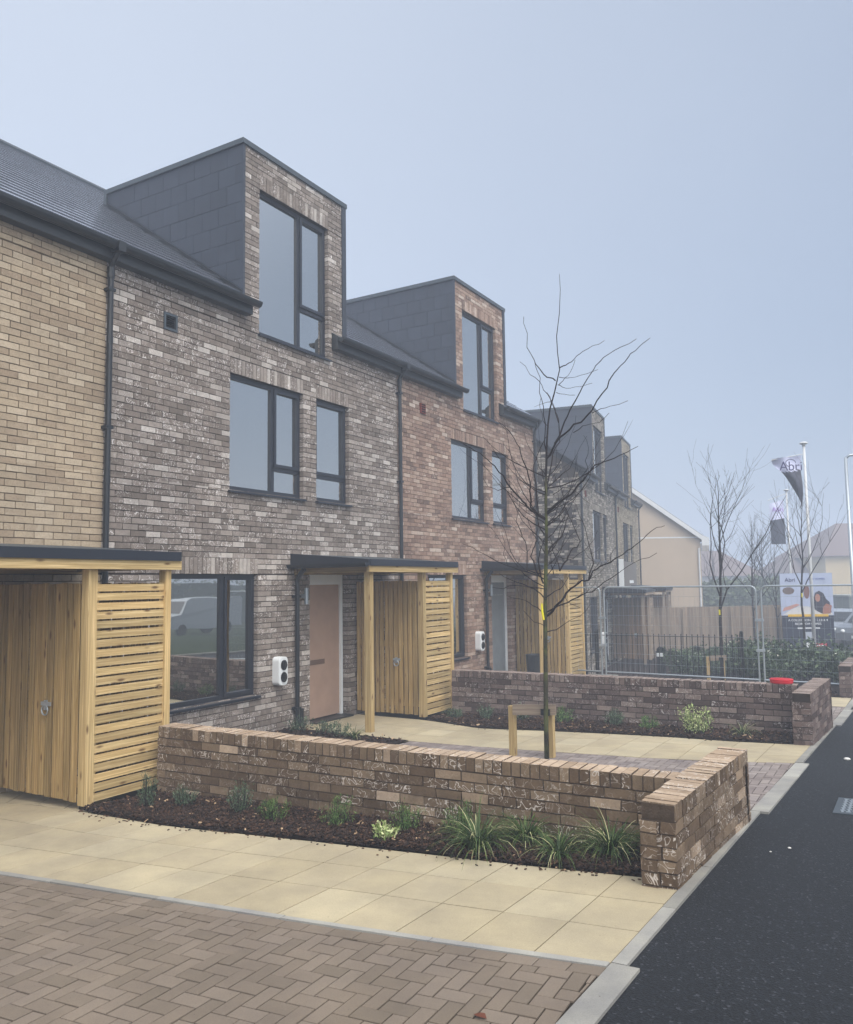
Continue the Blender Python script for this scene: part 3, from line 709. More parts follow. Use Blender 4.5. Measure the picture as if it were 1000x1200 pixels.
def house(F, brick, mortar, label, dz, seed, door_mat, eave_from=0.0, eave_to=6.27, left_end=False, right_end=False, vent_red=False, hopper=True, rear=True):
    o = F.p(3.1, -3, -2.1 + dz)
    h = empty('terraced_house', o, label, 'house', 'houses of the terrace')
    F = Fr(F.p(0, 0, dz), F.u, F.n)
    W_ = 6.27
    gf = (1.02, 2.595, -1.50, .165); f1 = (2.025, 3.60, 1.31, 2.93); f2 = (3.915, 4.78, 1.31, 2.93); dw = (2.60, 4.24, 3.62, 5.79); dr = (3.745, 4.72, -2.12, .175)
    holes = [gf, f1, f2, dw, dr]
    sol = [(gf[0] - .0, gf[1] + .0, gf[3], gf[3] + .22), (f1[0], f1[1], f1[3], f1[3] + .22), (f2[0], f2[1], f2[3], f2[3] + .22), (dw[0], dw[1], dw[3], dw[3] + .22)]
    holes += [(0.0, 2.30, 3.84, 7), (4.66, W_, 3.84, 7)]
    if not vent_red: holes.append((.85, 1.07, 3.23, 3.45))
    mb = MB()
    brickwork(mb, F, 0.002, W_ - .002, -2.6, 6.34, holes, sol, seed, .10, 2.93 - .075 * 60, bond_off=.03 * seed)
    # plain rear and side skins (closing the volume)
    for P in ([F.p(0, -.1, -2.5), F.p(0, -9.9, -2.5), F.p(0, -9.9, 4.0), F.p(0, -5, 7.4), F.p(0, -.1, 4.0)], [F.p(W_, -.1, -2.5), F.p(W_, -9.9, -2.5), F.p(W_, -9.9, 4.0), F.p(W_, -5, 7.4), F.p(W_, -.1, 4.0)],
              [F.p(0, -9.9, -2.5), F.p(W_, -9.9, -2.5), F.p(W_, -9.9, 4.0), F.p(0, -9.9, 4.0)]):
        mb.face(P, 1, .5)
    if left_end or right_end:    # brick gable seen from the street
        for yes, s in ((left_end, 0.0), (right_end, W_)):
            if not yes: continue
            sg = -1 if s == 0 else 1
            F2 = Fr(F.p(s, 0, 0), F.n * -1, F.u * sg)
            n_ = 10; 
            for q in range(n_):
                a, b = q * .5, (q + 1) * .5
                brickwork(mb, F2, a, b, -2.6, 3.9 + .69 * (a + .0), [], [], seed + q, .09, 2.93 - .075 * 60, bond_off=.0)
    mb.build('wall', [brick, mortar], h)
    # windows
    c = f1[0] + .95
    window(h, F, *gf, mull=(gf[0] + .96,), sashes=((gf[0] + .985, gf[1] - .035, gf[2] + .035, gf[3] - .035),))
    window(h, F, *f1, mull=(c,), transoms=((c, f1[1], 1.71),), sashes=((c + .02, f1[1] - .035, 1.735, f1[3] - .035),))
    window(h, F, *f2, transoms=((f2[0], f2[1], 1.71),), sashes=((f2[0] + .035, f2[1] - .035, 1.735, f2[3] - .035),))
    window(h, F, *dw, mull=(dw[0] + .97,), transoms=((dw[0] + .97, dw[1], 4.29),), sashes=((dw[0] + .99, dw[1] - .035, 4.315, dw[3] - .035),), rail=.76)
    # door
    mb = MB(); w = -.11; a, b, zb, zt = dr[0] + .012, dr[1] - .012, dr[2] + .05, dr[3] - .005
    for x0, x1, y0, y1 in ((a, a + .06, zb, zt), (b - .06, b, zb, zt), (a + .06, b - .06, zt - .165, zt)):
        mb.box(F.p(x0, w - .06, y0), F.u * (x1 - x0), F.n * .075, (0, 0, y1 - y0))
    df = mb.build('door_frame', M['white'], h)
    mb = MB(); mb.box(F.p(a + .06, w - .05, zb + .03), F.u * (b - a - .12), F.n * .035, (0, 0, zt - .165 - zb - .03), 0, .5)
    if door_mat is M['greydoor']:
        for k in range(9): mb.box(F.p(a + .09 + k * .085, w - .015, zt - .45), F.u * .012, F.n * .004, (0, 0, .012), 1)
    dl = mb.build('door', [door_mat, M['white']], h)
    if door_mat is M['ply']:
        mb = MB(); mb.box(F.p(a + .10, w - .015, -1.225), F.u * .40, F.n * .012, (0, 0, .075)); mb.build('letter_plate', plain('letter_plate', (112, 90, 76), .5, .3), dl)
    mb = MB(); mb.box(F.p(a - .01, w - .12, zb - .06), F.u * (b - a + .02), F.n * .34, (0, 0, .075)); mb.build('threshold', M['gutter'], h)
    # slate roof, front slope (behind and beside the dormer) and rear slope
    mb = MB(); rnd = random.Random(seed + 50); pitch = .69; L1 = math.hypot(1, pitch); sl = .25; n = int(5.2 / (sl / L1))
    for k in range(n):
        wa = .19 - k * sl / L1; wb = wa - (sl + .03) / L1
        za = 4.10 - pitch * wa; zb2 = 4.10 - pitch * wb
        off = .15 if k % 2 else 0
        x = eave_from - off
        while x < eave_to:
            a_, b_ = max(x + .002, eave_from), min(x + .298, eave_to); x += .3
            if b_ - a_ < .02: continue
            mid = (a_ + b_) / 2
            if wb < 0 and 2.22 < mid < 4.72 and wa > -2.75: continue
            if wa >= 0 and 2.33 < mid < 4.33: continue
            if wa >= 0 and wb < 0 and 2.22 < mid < 4.72: continue
            j = rnd.uniform(0, .002); h1 = .020 + j; h0 = .004
            V = [F.p(a_, wa, za + h1), F.p(b_, wa, za + h1), F.p(b_, wb, zb2 + h0), F.p(a_, wb, zb2 + h0), F.p(a_, wa, za + h1 - .012), F.p(b_, wa, za + h1 - .012)]
            mb.faces_idx(V, [(0, 1, 2, 3)], 0, rnd.random()); mb.faces_idx(V, [(4, 5, 1, 0)], 1, .5)  # lips in the dark panel material: shadow under each course put into colour
    for ea, eb in ((eave_from, 2.2), (4.74, eave_to)):
        mb.face([F.p(ea, .17, 3.97), F.p(eb, .17, 3.97), F.p(eb, -5, 7.53), F.p(ea, -5, 7.53)], 0, .1)
    mb.face([F.p(2.2, -2.8, 6.02), F.p(4.74, -2.8, 6.02), F.p(4.74, -5, 7.53), F.p(2.2, -5, 7.53)], 0, .1)
    mb.face([F.p(eave_from, -10.2, 3.97), F.p(eave_to, -10.2, 3.97), F.p(eave_to, -5, 7.53), F.p(eave_from, -5, 7.53)], 0, .1)
    rf = mb.build('roof', [M['slate'], M['panel']], h)
    mb = MB()
    mb.tube([F.p(eave_from, -5.0, 7.56), F.p(eave_to, -5.0, 7.56)], .055, 8); mb.build('ridge', M['zinc'], rf)
    # dormer: cheeks of fibre slate panels, flat roof, metal trims
    for s_, sg in ((2.265, -1), (4.685, 1)):
        dn = MB()
        rnd = random.Random(seed + 70)
        zt_ = 6.32; k = 0
        dn.box(F.p(s_ - (.0 if sg > 0 else .0) - .05 * (sg > 0), -2.95, 3.9), F.u * .05, F.n * 2.945, (0, 0, zt_ - 3.9), 1)
        while zt_ > 3.95:
            za = zt_ - .283; x = -2.95 - (.165 if k % 2 else 0)
            while x < -.03:
                a_, b_ = max(x + .002, -2.95), min(x + .328, -.034)
                if b_ - a_ > .02:
                    dn.box(F.p(s_, a_, za + .003), F.n * (b_ - a_), F.u * sg * (.008 + rnd.uniform(0, .003)), (0, 0, .277), 0, rnd.random())
                x += .33
            zt_ = za; k += 1
        dn.build('dormer_cheek', [M['panel'], M['panelgap']], h)
    mb = MB()
    mb.box(F.p(2.225, -2.98, 6.32), F.u * 2.5, F.n * 3.01, (0, 0, .075))
    mb.box(F.p(2.225, -2.98, 6.05), F.u * .03, F.n * .06, (0, 0, .27)); mb.box(F.p(4.69, -2.98, 6.05), F.u * .03, F.n * .06, (0, 0, .27))
    mb.build('dormer_cap', M['zinc'], h)
    mb = MB(); mb.box(F.p(2.25, -.03, 4.04), F.u * .042, F.n * .042, (0, 0, 2.28)); mb.build('corner_trim', M['panel'], h); mb = MB(); mb.box(F.p(4.60, -.03, 4.03), F.u * .105, F.n * .05, (0, 0, 2.29)); 
    mb.build('corner_trim', M['panel'], h)
    # lead flashing where the roof meets the left cheek
    mb = MB(); mb.prism([F.p(2.255, .0, 4.10), F.p(2.255, -2.95, 6.14), F.p(2.255, -2.95, 6.20), F.p(2.255, .0, 4.16)], F.u * -.018); mb.build('flashing', M['gutter'], h)
    # eaves: soffit box, fascia, half-round gutter
    for ea, eb in ((eave_from, 2.33), (4.32, eave_to)):
        mb = MB(); mb.prism([F.p(ea, -.02, 3.80), F.p(ea, .13, 3.80), F.p(ea, .13, 4.0), F.p(ea, -.02, 4.10)], F.u * (eb - ea)); mb.build('fascia', M['gutter'], h)
        mb = MB(); prof = [(.135 + .062 - .062 * cos(t), 3.975 - .075 * sin(t)) for t in [pi * i / 8 for i in range(9)]]
        ext = .06 if eb == 2.33 else 0; exl = .0
        mb.prism([F.p(ea - exl, a_, z_) for a_, z_ in prof], F.u * (eb - ea + ext + exl)); mb.build('gutter', M['gutter'], h)
    mb = MB(); pipe_run(mb, F, eave_from + .01, 3.74, -2.05, ztop=3.98, top_w=.197); 
    if hopper: mb.box(F.p(eave_from - .05, .13, 3.87), F.u * .1, F.n * .14, (0, 0, .12))
    mb.build('downpipe', M['gutter'], h)
    # small wall fittings
    if vent_red:
        mb = MB(); mb.box(F.p(.80, -.02, 3.24), F.u * .19, F.n * .05, (0, 0, .19)); v = mb.build('vent', plain('terracotta_vent', (112, 50, 40), .8, .2), h)
        mb = MB(); [mb.box(F.p(.83, .025, 3.265 + i * .045), F.u * .13, F.n * .012, (0, 0, .02)) for i in range(4)]; mb.build('louvre', M['dark'], v)
    else:
        mb = MB()
        for x0, x1, y0, y1 in ((.85, 1.07, 3.42, 3.45), (.85, 1.07, 3.23, 3.26), (.85, .88, 3.26, 3.42), (1.04, 1.07, 3.26, 3.42)): mb.box(F.p(x0, -.06, y0), F.u * (x1 - x0), F.n * .075, (0, 0, y1 - y0))
        v = mb.build('vent', M['zinc'], h)
        mb = MB(); mb.box(F.p(.88, -.05, 3.26), F.u * .16, F.n * .01, (0, 0, .16)); [mb.box(F.p(.88, -.03, 3.27 + i * .026), F.u * .16, F.n * .02, (0, 0, .012)) for i in range(6)]; mb.build('louvre', M['dark'], v)
    mb = MB(); mb.tube([F.p(3.555, .09, -.28), F.p(3.555, .09, -.04)], .03, 10); mb.box(F.p(3.53, -.01, -.19), F.u * .05, F.n * .08, (0, 0, .06)); mb.build('wall_lamp', M['steel'], h)
    mb = MB(); pipe_run(mb, F, 3.37, .12, -2.02, w=.07, r=.034); mb.tube([F.p(3.34, .22, .24), F.p(3.36, .1, .12), F.p(3.37, .07, .05)], .036, 10)
    mb.tube([F.p(3.45, .05, -2.05), F.p(3.45, .05, -1.80)], .06, 10); mb.build('drain_pipe', M['gutter'], h)
    return h

def bin_store(F, dz, label, seed, w_front=1.32, z_g=-2.07, zt=0.17, s_p=4.90, s_e=5.85, WD='wood_d', WF='wood'):
    """timber store with a mono-pitch porch roof that runs on over the front door"""
    F = Fr(F.p(0, 0, dz), F.u, F.n); rnd = random.Random(seed); random.seed(seed)
    b = empty('bin_store', F.p(4.9, .7, z_g), label, 'timber store', 'timber stores with porch roofs')
    s0, s1 = 3.30, s_e + .045; wf = w_front + .075
    mb = MB()      # roof deck
    mb.prism([F.p(s0, 0.0, .30), F.p(s0, wf, .285), F.p(s0, wf, .345), F.p(s0, 0.0, .465)], F.u * (s1 - s0)); mb.build('roof', M['zinc'], b)
    mb = MB(); mb.prism([F.p(s0 - .008, 0.0, .47), F.p(s0 - .008, wf + .01, .352), F.p(s0 - .008, wf + .01, .262), F.p(s0 - .008, 0.0, .29)], F.u * .03)
    mb.box(F.p(s0 + .03, wf, .262), F.u * (s1 - s0 - .02), F.n * .014, (0, 0, .092)); mb.build('roof_trim', M['anth'], b)
    mb = MB(); prof = [(-.055 - .045 * cos(t), -.055 * sin(t)) for t in [pi * i / 8 for i in range(9)]]
    mb.prism([F.p(s0 + a_, 0.0, .30 + z_) for a_, z_ in prof], F.n * (wf + .01)); mb.build('gutter', M['gutter'], b)
    mb = MB(); mb.box(F.p(s0 + .03, w_front + .02, .175), F.u * (s1 - s0), F.n * .05, (0, 0, .092), 0); mb.build('fascia_board', M[WF], b)
    mb = MB()
    for s_ in (s0 + .1, 4.0, s_p - .05, s1 - .1): mb.box(F.p(s_, .0, .18), F.u * .045, F.n * (w_front + .01), (0, 0, .10))
    mb.box(F.p(s0 + .06, .02, .16), F.u * (s1 - s0 - .1), F.n * .045, (0, 0, .12)); mb.build('rafter', M[WD], b)
    mb = MB(); mb.box(F.p(s0 + .01, .0, .278), F.u * (s1 - s0 - .02), F.n * wf, (0, 0, .006)); mb.build('soffit', M[WD], b)
    q = .095
    for s_, w_, zz in ((s0 + .13, w_front - q, z_g - .02), (s_p - .01, w_front - q, z_g), (s_e - .075, w_front - q + .01, z_g - .03)):
        qq = q if s_ < s_e - .2 else .07
        mb = MB(); mb.box(F.p(s_, w_, zz + .02), F.u * qq, F.n * q, (0, 0, .172 - zz - .02)); mb.box(F.p(s_ + .01, w_ + .01, zz - .06), F.u * (qq - .02), F.n * (q - .02), (0, 0, .08), 1)
        mb.build('post', [M[WF], M['black']], b)
    # front slatted panel
    mb = MB(); a_, c_ = s_p + .086, s_e - .07; z = z_g + .03 ; n = 23; top_ = .05; pitch = (top_ - z) / n
    for k in range(n): mb.box(F.p(a_, w_front - .035, z + k * pitch + .008 + rnd.uniform(-.003, .003)), F.u * (c_ - a_), F.n * (.02 + rnd.uniform(0, .003)), (0, rnd.uniform(-.002, .002), pitch - .019))
    for s_ in (a_, c_ - .045): mb.box(F.p(s_, w_front - .08, z), F.u * .045, F.n * .044, (0, 0, top_ - z))
    mb.build('slatted_panel', M[WF], b)
    # door side: vertical boards facing the path
    fixed = .40; wr = w_front - q - .012
    def boards(mb, wa, wb, s_, thick=.02, lo=z_g + .05, hi=.05):
        n = max(1, round((wb - wa) / .093)); d = (wb - wa) / n
        for k in range(n): mb.box(F.p(s_ + rnd.uniform(-.010, .008), wa + k * d + .010, lo + rnd.uniform(-.006, .006)), F.n * (d - .021), F.u * thick, (0, 0, hi - lo))
        for zz in (lo + .12, (lo + hi) / 2, hi - .2): mb.box(F.p(s_ + thick, wa, zz), F.n * (wb - wa), F.u * .035, (0, 0, .09))
    mb = MB(); boards(mb, .03, fixed, s_p + .01); mb.build('fixed_panel', M[WD], b)
    mb = MB(); boards(mb, fixed + .012, wr, s_p - .012); d = mb.build('door', M[WD], b)
    mb = MB(); w_ = (fixed + wr) / 2 + .02; zc_ = z_g + .86
    mb.tube([F.p(s_p - .03, w_ + .045 * cos(t), zc_ - .03 + .045 * sin(t)) for t in [2 * pi * i / 12 for i in range(13)]], .007, 6)
    mb.box(F.p(s_p - .03, w_ - .06, zc_ + .01), F.n * .13, F.u * .018, (0, 0, .035)); mb.box(F.p(s_p - .028, w_ - .02, zc_ - .03), F.n * .035, F.u * .016, (0, 0, .09)); mb.build('latch', M['steel'], d)
    mb = MB(); boards(mb, .03, w_front - q, s_e - .03); mb.build('rear_panel', M[WD], b)
    return b

def charger(F, dz, s, label):
    F = Fr(F.p(0, 0, dz), F.u, F.n); c = empty('wall_charger', F.p(s + .15, 0, -1.42), label, 'charger', 'white twin wall chargers')
    mb = MB(); w, h = .19, .40; r = .055; pts = []
    for cx, cz, a0 in ((w - r, h - r, 0), (r, h - r, pi / 2), (r, r, pi), (w - r, r, 3 * pi / 2)):
        for i in range(5): t = a0 + pi / 2 * i / 4; pts.append((cx + r * cos(t), cz + r * sin(t)))
    mb.prism([F.p(s + a, 0, -1.41 + b_) for a, b_ in pts], F.n * .12)
    inn = [(w / 2 + (a - w / 2) * .93, h / 2 + (b_ - h / 2) * .96) for a, b_ in pts]
    mb.prism([F.p(s + a, .12, -1.41 + b_) for a, b_ in inn], F.n * .008)
    body = mb.build('body', M['white'], c)
    for z_ in (-1.41 + .115, -1.41 + .285):
        mb = MB(); mb.prism([F.p(s + w / 2 + .062 * cos(t), .128, z_ + .072 * sin(t)) for t in [2 * pi * i / 16 for i in range(16)]], F.n * .016)
        mb.prism([F.p(s + w / 2 + .04 * cos(t), .144, z_ + .045 * sin(t)) for t in [2 * pi * i / 14 for i in range(14)]], F.n * .02); mb.build('socket', M['black'], c)
    return c

HW = 6.27
def FA(k): return Fr((-7.9, 6.135 + HW * k, 0), (0, 1, 0), (1, 0, 0))
a8 = radians(8.5)
def FB(k):
    u = Vector((-sin(a8), cos(a8), 0)); o = Vector((-8.38, 23.2, 0)) + u * (HW * k); return Fr(o, u, (cos(a8), sin(a8), 0))
house(FA(-1), M['b_cream'], M['mortar_c'], 'cream brick terraced house nearest the camera at the left edge', 0, 1, M['ply'])
house(FA(0), M['b_grey'], M['mortar'], 'grey brown brick house with a pinkish board door, beside the cream house', 0, 2, M['ply'])
house(FA(1), M['b_orange'], plain('mortar_pink', (112, 98, 88), .95, .1, var=.25, scale=20, bumpk=.5), 'orange red brick house in the middle of the row, grey film on its door', 0, 3, M['greydoor'], right_end=True, vent_red=True)
house(FB(0), M['b_olive'], M['mortar'], 'olive grey brick house with a bare flank wall, beyond the orange brick house', -.65, 4, M['greydoor'], left_end=True, vent_red=True)
house(FB(1), M['b_sand'], M['mortar_c'], 'pale sandy brick end house farthest down the row, with a sales sign', -.65, 5, M['greydoor'], right_end=True, vent_red=True)
# last downpipes at the open ends of the two blocks
for F_, dz, par in ((FA(1), 0, 'orange'), (FB(1), -.65, 'sandy')):
    Fz = Fr(F_.p(0, 0, dz), F_.u, F_.n); h = [o for o in COL.objects if o.name.startswith('terraced_house') and par in o['label']][0]
    mb = MB(); pipe_run(mb, Fz, HW - .03, 3.74, -2.05, ztop=3.98, top_w=.197); mb.build('downpipe', M['gutter'], h)
bin_store(Fr((-7.9, 6.135 - HW + .12, 0), (0, 1, 0), (1, 0, 0)), 0, 'timber store at the left edge, its slatted front nearest the camera', 11, 1.46, -1.95)
bin_store(FA(0), 0, 'timber store with a porch post beside the pinkish door of the grey brick house', 12)
bin_store(FA(1), 0, 'timber store behind the tall bare tree, beside the grey door', 13, z_g=-2.12)
bin_store(FB(0), -.65, 'timber store behind the black railings and mesh fence', 14, WD='wood_g', WF='wood_p')
bin_store(FB(1), -.65, 'farthest timber store, only its slatted side showing past the fenced one', 15, WD='wood_g', WF='wood_p')
charger(FA(0), 0, 2.90, 'white wall charger right of the big ground floor window of the grey brick house')
charger(FA(1), 0, 2.93, 'white wall charger on the orange brick wall')
charger(FB(0), -.65, 2.93, 'small white wall charger on the olive grey brick wall behind the mesh fence')

# ---------------------------------------------------------------- garden walls
def garden_wall(label, A, B, pier, ztop, seed, brick, mort):
    """A -> B near face of the long wall (A at the house), pier = near-left, near-right, far-right, far-left corners of the return"""
    t = empty('garden_wall', ((A[0] + B[0]) / 2, (A[1] + B[1]) / 2, G((A[0] + B[0]) / 2, (A[1] + B[1]) / 2)), label, 'garden wall', 'low brick garden walls')
    T_ = .215; mb = MB(); rnd = random.Random(seed)
    zl = ztop - .105
    def run(P, Q, n_side, depth, s_a=0.0, z_lo=-2.6, ex=0.0):
        P, Q = Vector((P[0], P[1], 0)), Vector((Q[0], Q[1], 0)); u = (Q - P); L = u.length; u.normalize()
        F = Fr(P, u, n_side); brickwork(mb, F, 0, L, z_lo, zl, [], [], rnd.randint(0, 999), depth, zl, bond_off=s_a, jit=.0042); return F, L
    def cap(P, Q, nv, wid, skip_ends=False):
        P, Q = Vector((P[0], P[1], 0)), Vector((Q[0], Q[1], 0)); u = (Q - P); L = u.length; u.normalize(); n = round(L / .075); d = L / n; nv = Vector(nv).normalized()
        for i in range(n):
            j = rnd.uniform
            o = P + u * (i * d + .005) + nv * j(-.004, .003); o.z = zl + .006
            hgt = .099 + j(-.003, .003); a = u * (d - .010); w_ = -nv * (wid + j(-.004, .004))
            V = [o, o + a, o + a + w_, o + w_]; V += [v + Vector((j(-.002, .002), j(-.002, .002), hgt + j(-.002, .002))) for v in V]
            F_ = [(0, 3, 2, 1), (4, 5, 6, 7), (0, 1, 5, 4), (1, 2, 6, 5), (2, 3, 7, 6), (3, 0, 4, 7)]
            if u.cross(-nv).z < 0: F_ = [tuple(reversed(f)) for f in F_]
            mb.faces_idx(V, F_, 0, rnd.random()); mb.r[-5] = .96 + .04 * rnd.random()    # paler upper face: skylight on the top put into the colour
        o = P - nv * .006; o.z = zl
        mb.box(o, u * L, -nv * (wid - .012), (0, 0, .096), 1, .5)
    A_, B_ = Vector((A[0], A[1], 0)), Vector((B[0], B[1], 0)); u = (B_ - A_).normalized(); n = Vector((u.y, -u.x, 0))
    if n.y > 0: n = -n
    run(A, B, n, T_ / 2); bk = [p - n * T_ for p in (A_, B_)]
    run(bk[0], bk[1], -n, T_ / 2)
    run(A, (bk[0].x, bk[0].y), -u, .1)
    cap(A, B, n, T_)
    p = [Vector((q[0], q[1], 0)) for q in pier]
    e = (p[1] - p[0]).normalized(); f = (p[2] - p[1]).normalized(); nf = Vector((f.y, -f.x, 0)); ne = Vector((e.y, -e.x, 0))
    if nf.x < 0: nf = -nf
    if ne.y > 0: ne = -ne
    run(p[0], p[1], ne, .10); run(p[1], p[2], nf, .10, .05); run(p[3], p[2], -ne, .10); run(p[0], p[3], -nf, .10)
    # brick-on-edge capping: two headers at the end, then across the return
    wid = (p[1] - p[0]).length
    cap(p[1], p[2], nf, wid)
    mb.build('brickwork', [brick, mort], t)
    return t
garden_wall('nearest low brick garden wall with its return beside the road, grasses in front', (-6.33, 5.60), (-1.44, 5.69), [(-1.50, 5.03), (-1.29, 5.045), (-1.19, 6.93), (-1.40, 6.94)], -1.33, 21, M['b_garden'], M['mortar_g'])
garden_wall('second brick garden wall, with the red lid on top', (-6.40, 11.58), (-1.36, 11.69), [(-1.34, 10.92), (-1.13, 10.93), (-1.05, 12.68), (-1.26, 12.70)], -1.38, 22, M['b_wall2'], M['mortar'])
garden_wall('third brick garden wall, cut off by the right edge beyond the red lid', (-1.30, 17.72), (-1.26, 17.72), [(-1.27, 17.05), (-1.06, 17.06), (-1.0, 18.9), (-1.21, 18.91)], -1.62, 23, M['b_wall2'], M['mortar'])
# ---------------------------------------------------------------- planting beds
def mulch(name, poly, count, seed, rows, size=1.0):
    random.seed(seed); mb = MB()
    strip(mb, rows, 0, .012, .2)
    x0, x1 = min(p[0] for p in poly), max(p[0] for p in poly); y0, y1 = min(p[1] for p in poly), max(p[1] for p in poly)
    n = 0
    while n < count:
        x, y = random.uniform(x0, x1), random.uniform(y0, y1)
        if not in_poly(x, y, poly): continue
        n += 1
        l, w, h = random.uniform(.012, .042) * size, random.uniform(.006, .017) * size, random.uniform(.003, .01) * size
        a = random.uniform(0, 2 * pi); t = random.gauss(0, .35); q = random.gauss(0, .4)
        u = Vector((cos(a) * cos(t), sin(a) * cos(t), sin(t))); v = Vector((-sin(a) * cos(q), cos(a) * cos(q), sin(q)))
        z = G(x, y) + .012 + random.uniform(0, .03) + .012 * noise.noise(Vector((x * 3, y * 3, 0)))
        mb.box(Vector((x, y, z)), u * l, v * w, u.cross(v).normalized() * h, 1, min(1, max(0, random.betavariate(1.5, 2.4))) if random.random() < .985 else 1.0)
    for k in range(count // 45):       # chips kicked out onto the paving along the open edge
        i = random.randrange(len(poly)); x1, y1 = poly[i - 1]; x2, y2 = poly[i]; t = random.random(); x, y = x1 + (x2 - x1) * t, y1 + (y2 - y1) * t - abs(random.gauss(0, .05))
        if y > min(y1, y2) + .2 or abs(x2 - x1) < .2: continue
        a = random.uniform(0, 6.3); u = Vector((cos(a), sin(a), 0)); mb.box(Vector((x, y, G(x, y) + .003)), u * random.uniform(.008, .025), Vector((-u.y, u.x, 0)) * random.uniform(.005, .012), (0, 0, .005), 1)
    return struct(mb.build(name, [M['soil'], M['chip']]), 'stuff')
bed1 = [(-6.42, 4.85), (-5.30, 4.83), (-3.69, 5.0), (-2.38, 5.11), (-1.50, 5.22), (-1.49, 5.68), (-6.3, 5.59)]
mulch('bark_mulch', bed1, 15000, 31, [[(-6.42, 4.845), (-5.3, 4.815), (-3.69, 4.985), (-2.38, 5.095), (-1.46, 5.205)], [(-6.42, 5.2), (-5.3, 5.2), (-3.69, 5.3), (-2.38, 5.4), (-1.46, 5.45)], [(-6.42, 5.62), (-5.3, 5.66), (-3.69, 5.68), (-2.38, 5.7), (-1.46, 5.72)]])
bed2 = [(-6.5, 10.95), (-5.35, 10.54), (-4.22, 10.76), (-2.87, 10.90), (-2.08, 10.88), (-1.34, 10.98), (-1.36, 11.68), (-6.4, 11.57)]
mulch('bark_mulch', bed2, 7000, 32, [[(-6.5, 10.93), (-5.35, 10.51), (-4.22, 10.73), (-2.87, 10.87), (-2.08, 10.85), (-1.32, 10.95)], [(-6.5, 11.6), (-5.35, 11.62), (-4.22, 11.64), (-2.87, 11.66), (-2.08, 11.68), (-1.32, 11.7)]], 1.3)
bed3 = [(-7.85, 5.95), (-5.9, 5.95), (-5.75, 9.1), (-6.1, 9.2), (-7.85, 9.42)]
mulch('bark_mulch', bed3, 2500, 33, [[(-7.9, 5.8), (-7.0, 5.8), (-5.72, 5.8)], [(-7.9, 7.5), (-7.0, 7.5), (-5.72, 7.5)], [(-7.9, 9.44), (-7.0, 9.33), (-5.72, 9.18)]], 1.3)
bed4 = [(-7.5, 16.95), (-1.3, 16.95), (-1.3, 17.7), (-7.5, 17.6)]
mulch('bark_mulch', bed4, 700, 34, [[(-7.8, 17.05), (-4.7, 16.82), (-1.2, 16.92)], [(-7.8, 17.7), (-4.7, 17.8), (-1.2, 17.9)]], 1.8)

def blade(mb, base, az, L, w, droop, lean, r):
    d = Vector((cos(az), sin(az), 0)); side = Vector((-sin(az), cos(az), 0)); n = 5; pts = []
    ang = lean; p = Vector(base)
    for i in range(n + 1):
        pts.append(p.copy()); p = p + (d * sin(ang) + Vector((0, 0, cos(ang)))) * (L / n); ang += droop / n
    for i in range(n):
        w0 = w * (1 - (i / n) ** 1.6) * .5; w1 = w * (1 - ((i + 1) / n) ** 1.6) * .5
        mb.face([pts[i] - side * w0, pts[i] + side * w0, pts[i + 1] + side * max(w1, .0004), pts[i + 1] - side * max(w1, .0004)], 0, cl(r + i * .05, 0, 1))
def tuft(name, x, y, R, L, n, label, group, mat='blade', seed=0, cat='grass plant', wid=.008):
    random.seed(seed); mb = MB()
    for i in range(n):
        a = random.uniform(0, 2 * pi); rr = abs(random.gauss(0, .35)) * R * .5
        b = (x + rr * cos(a), y + rr * sin(a), G(x, y) + .01)
        blade(mb, b, a + random.uniform(-.5, .5), L * random.uniform(.55, 1.1), wid * random.uniform(.7, 1.3), random.uniform(1.2, 2.7), random.uniform(.1, .75), random.betavariate(1.6, 2.6) if random.random() < .93 else .95)
    return top(mb.build(name, M[mat]), label, cat, group)
def leafy(name, x, y, R, H, n, ls, label, group, mat, seed=0, cat='shrub', stems=9, upright=.6, z0=None, thin=.35):
    """small bush: stems with leaves spread along them"""
    random.seed(seed); mb = MB(); zb = (G(x, y) if z0 is None else z0) + .0
    tips = []
    for i in range(stems):
        a = random.uniform(0, 2 * pi); e = random.uniform(0, 1) ** .7
        tip = Vector((x + R * e * cos(a), y + R * e * sin(a), zb + H * (random.uniform(.6, 1.05) * (1 - .35 * e * e))))
        b = Vector((x + R * .2 * e * cos(a), y + R * .2 * e * sin(a), zb))
        mid = (b + tip) / 2 + Vector((cos(a), sin(a), 0)) * R * .12
        mb.tube([b, mid, tip], [.003, .0025, .0015], 4, 1, .5, cap=False); tips.append((b, mid, tip))
    for i in range(n):
        b, m_, t = random.choice(tips); f = random.uniform(.12, 1.05) ** .8
        p = (b.lerp(m_, f * 2) if f < .5 else m_.lerp(t, f * 2 - 1)) + Vector((random.gauss(0, 1), random.gauss(0, 1), random.gauss(0, .6))) * R * .11
        if p.z < zb + .005: continue
        d = Vector((random.gauss(0, 1), random.gauss(0, 1), random.gauss(0, .6) + upright * 1.6)).normalized(); s = d.cross(Vector((random.gauss(0, 1), random.gauss(0, 1), random.gauss(0, 1)))).normalized()
        l = ls * random.uniform(.6, 1.3); w = l * thin
        mb.face([p, p + d * l * .5 + s * w * .5, p + d * l, p + d * l * .5 - s * w * .5], 0, random.random())
    return top(mb.build(name, [M[mat], M['bark']]), label, cat, group)
GR = 'strappy grasses in front of the nearest wall'
tuft('grass_clump', -2.70, 5.22, .28, .43, 250, 'large arching grass clump, leftmost of the grasses by the nearest wall', GR, seed=1)
tuft('grass_clump', -2.48, 5.54, .24, .37, 190, 'grass clump set back against the nearest wall, middle one of the row', GR, seed=2)
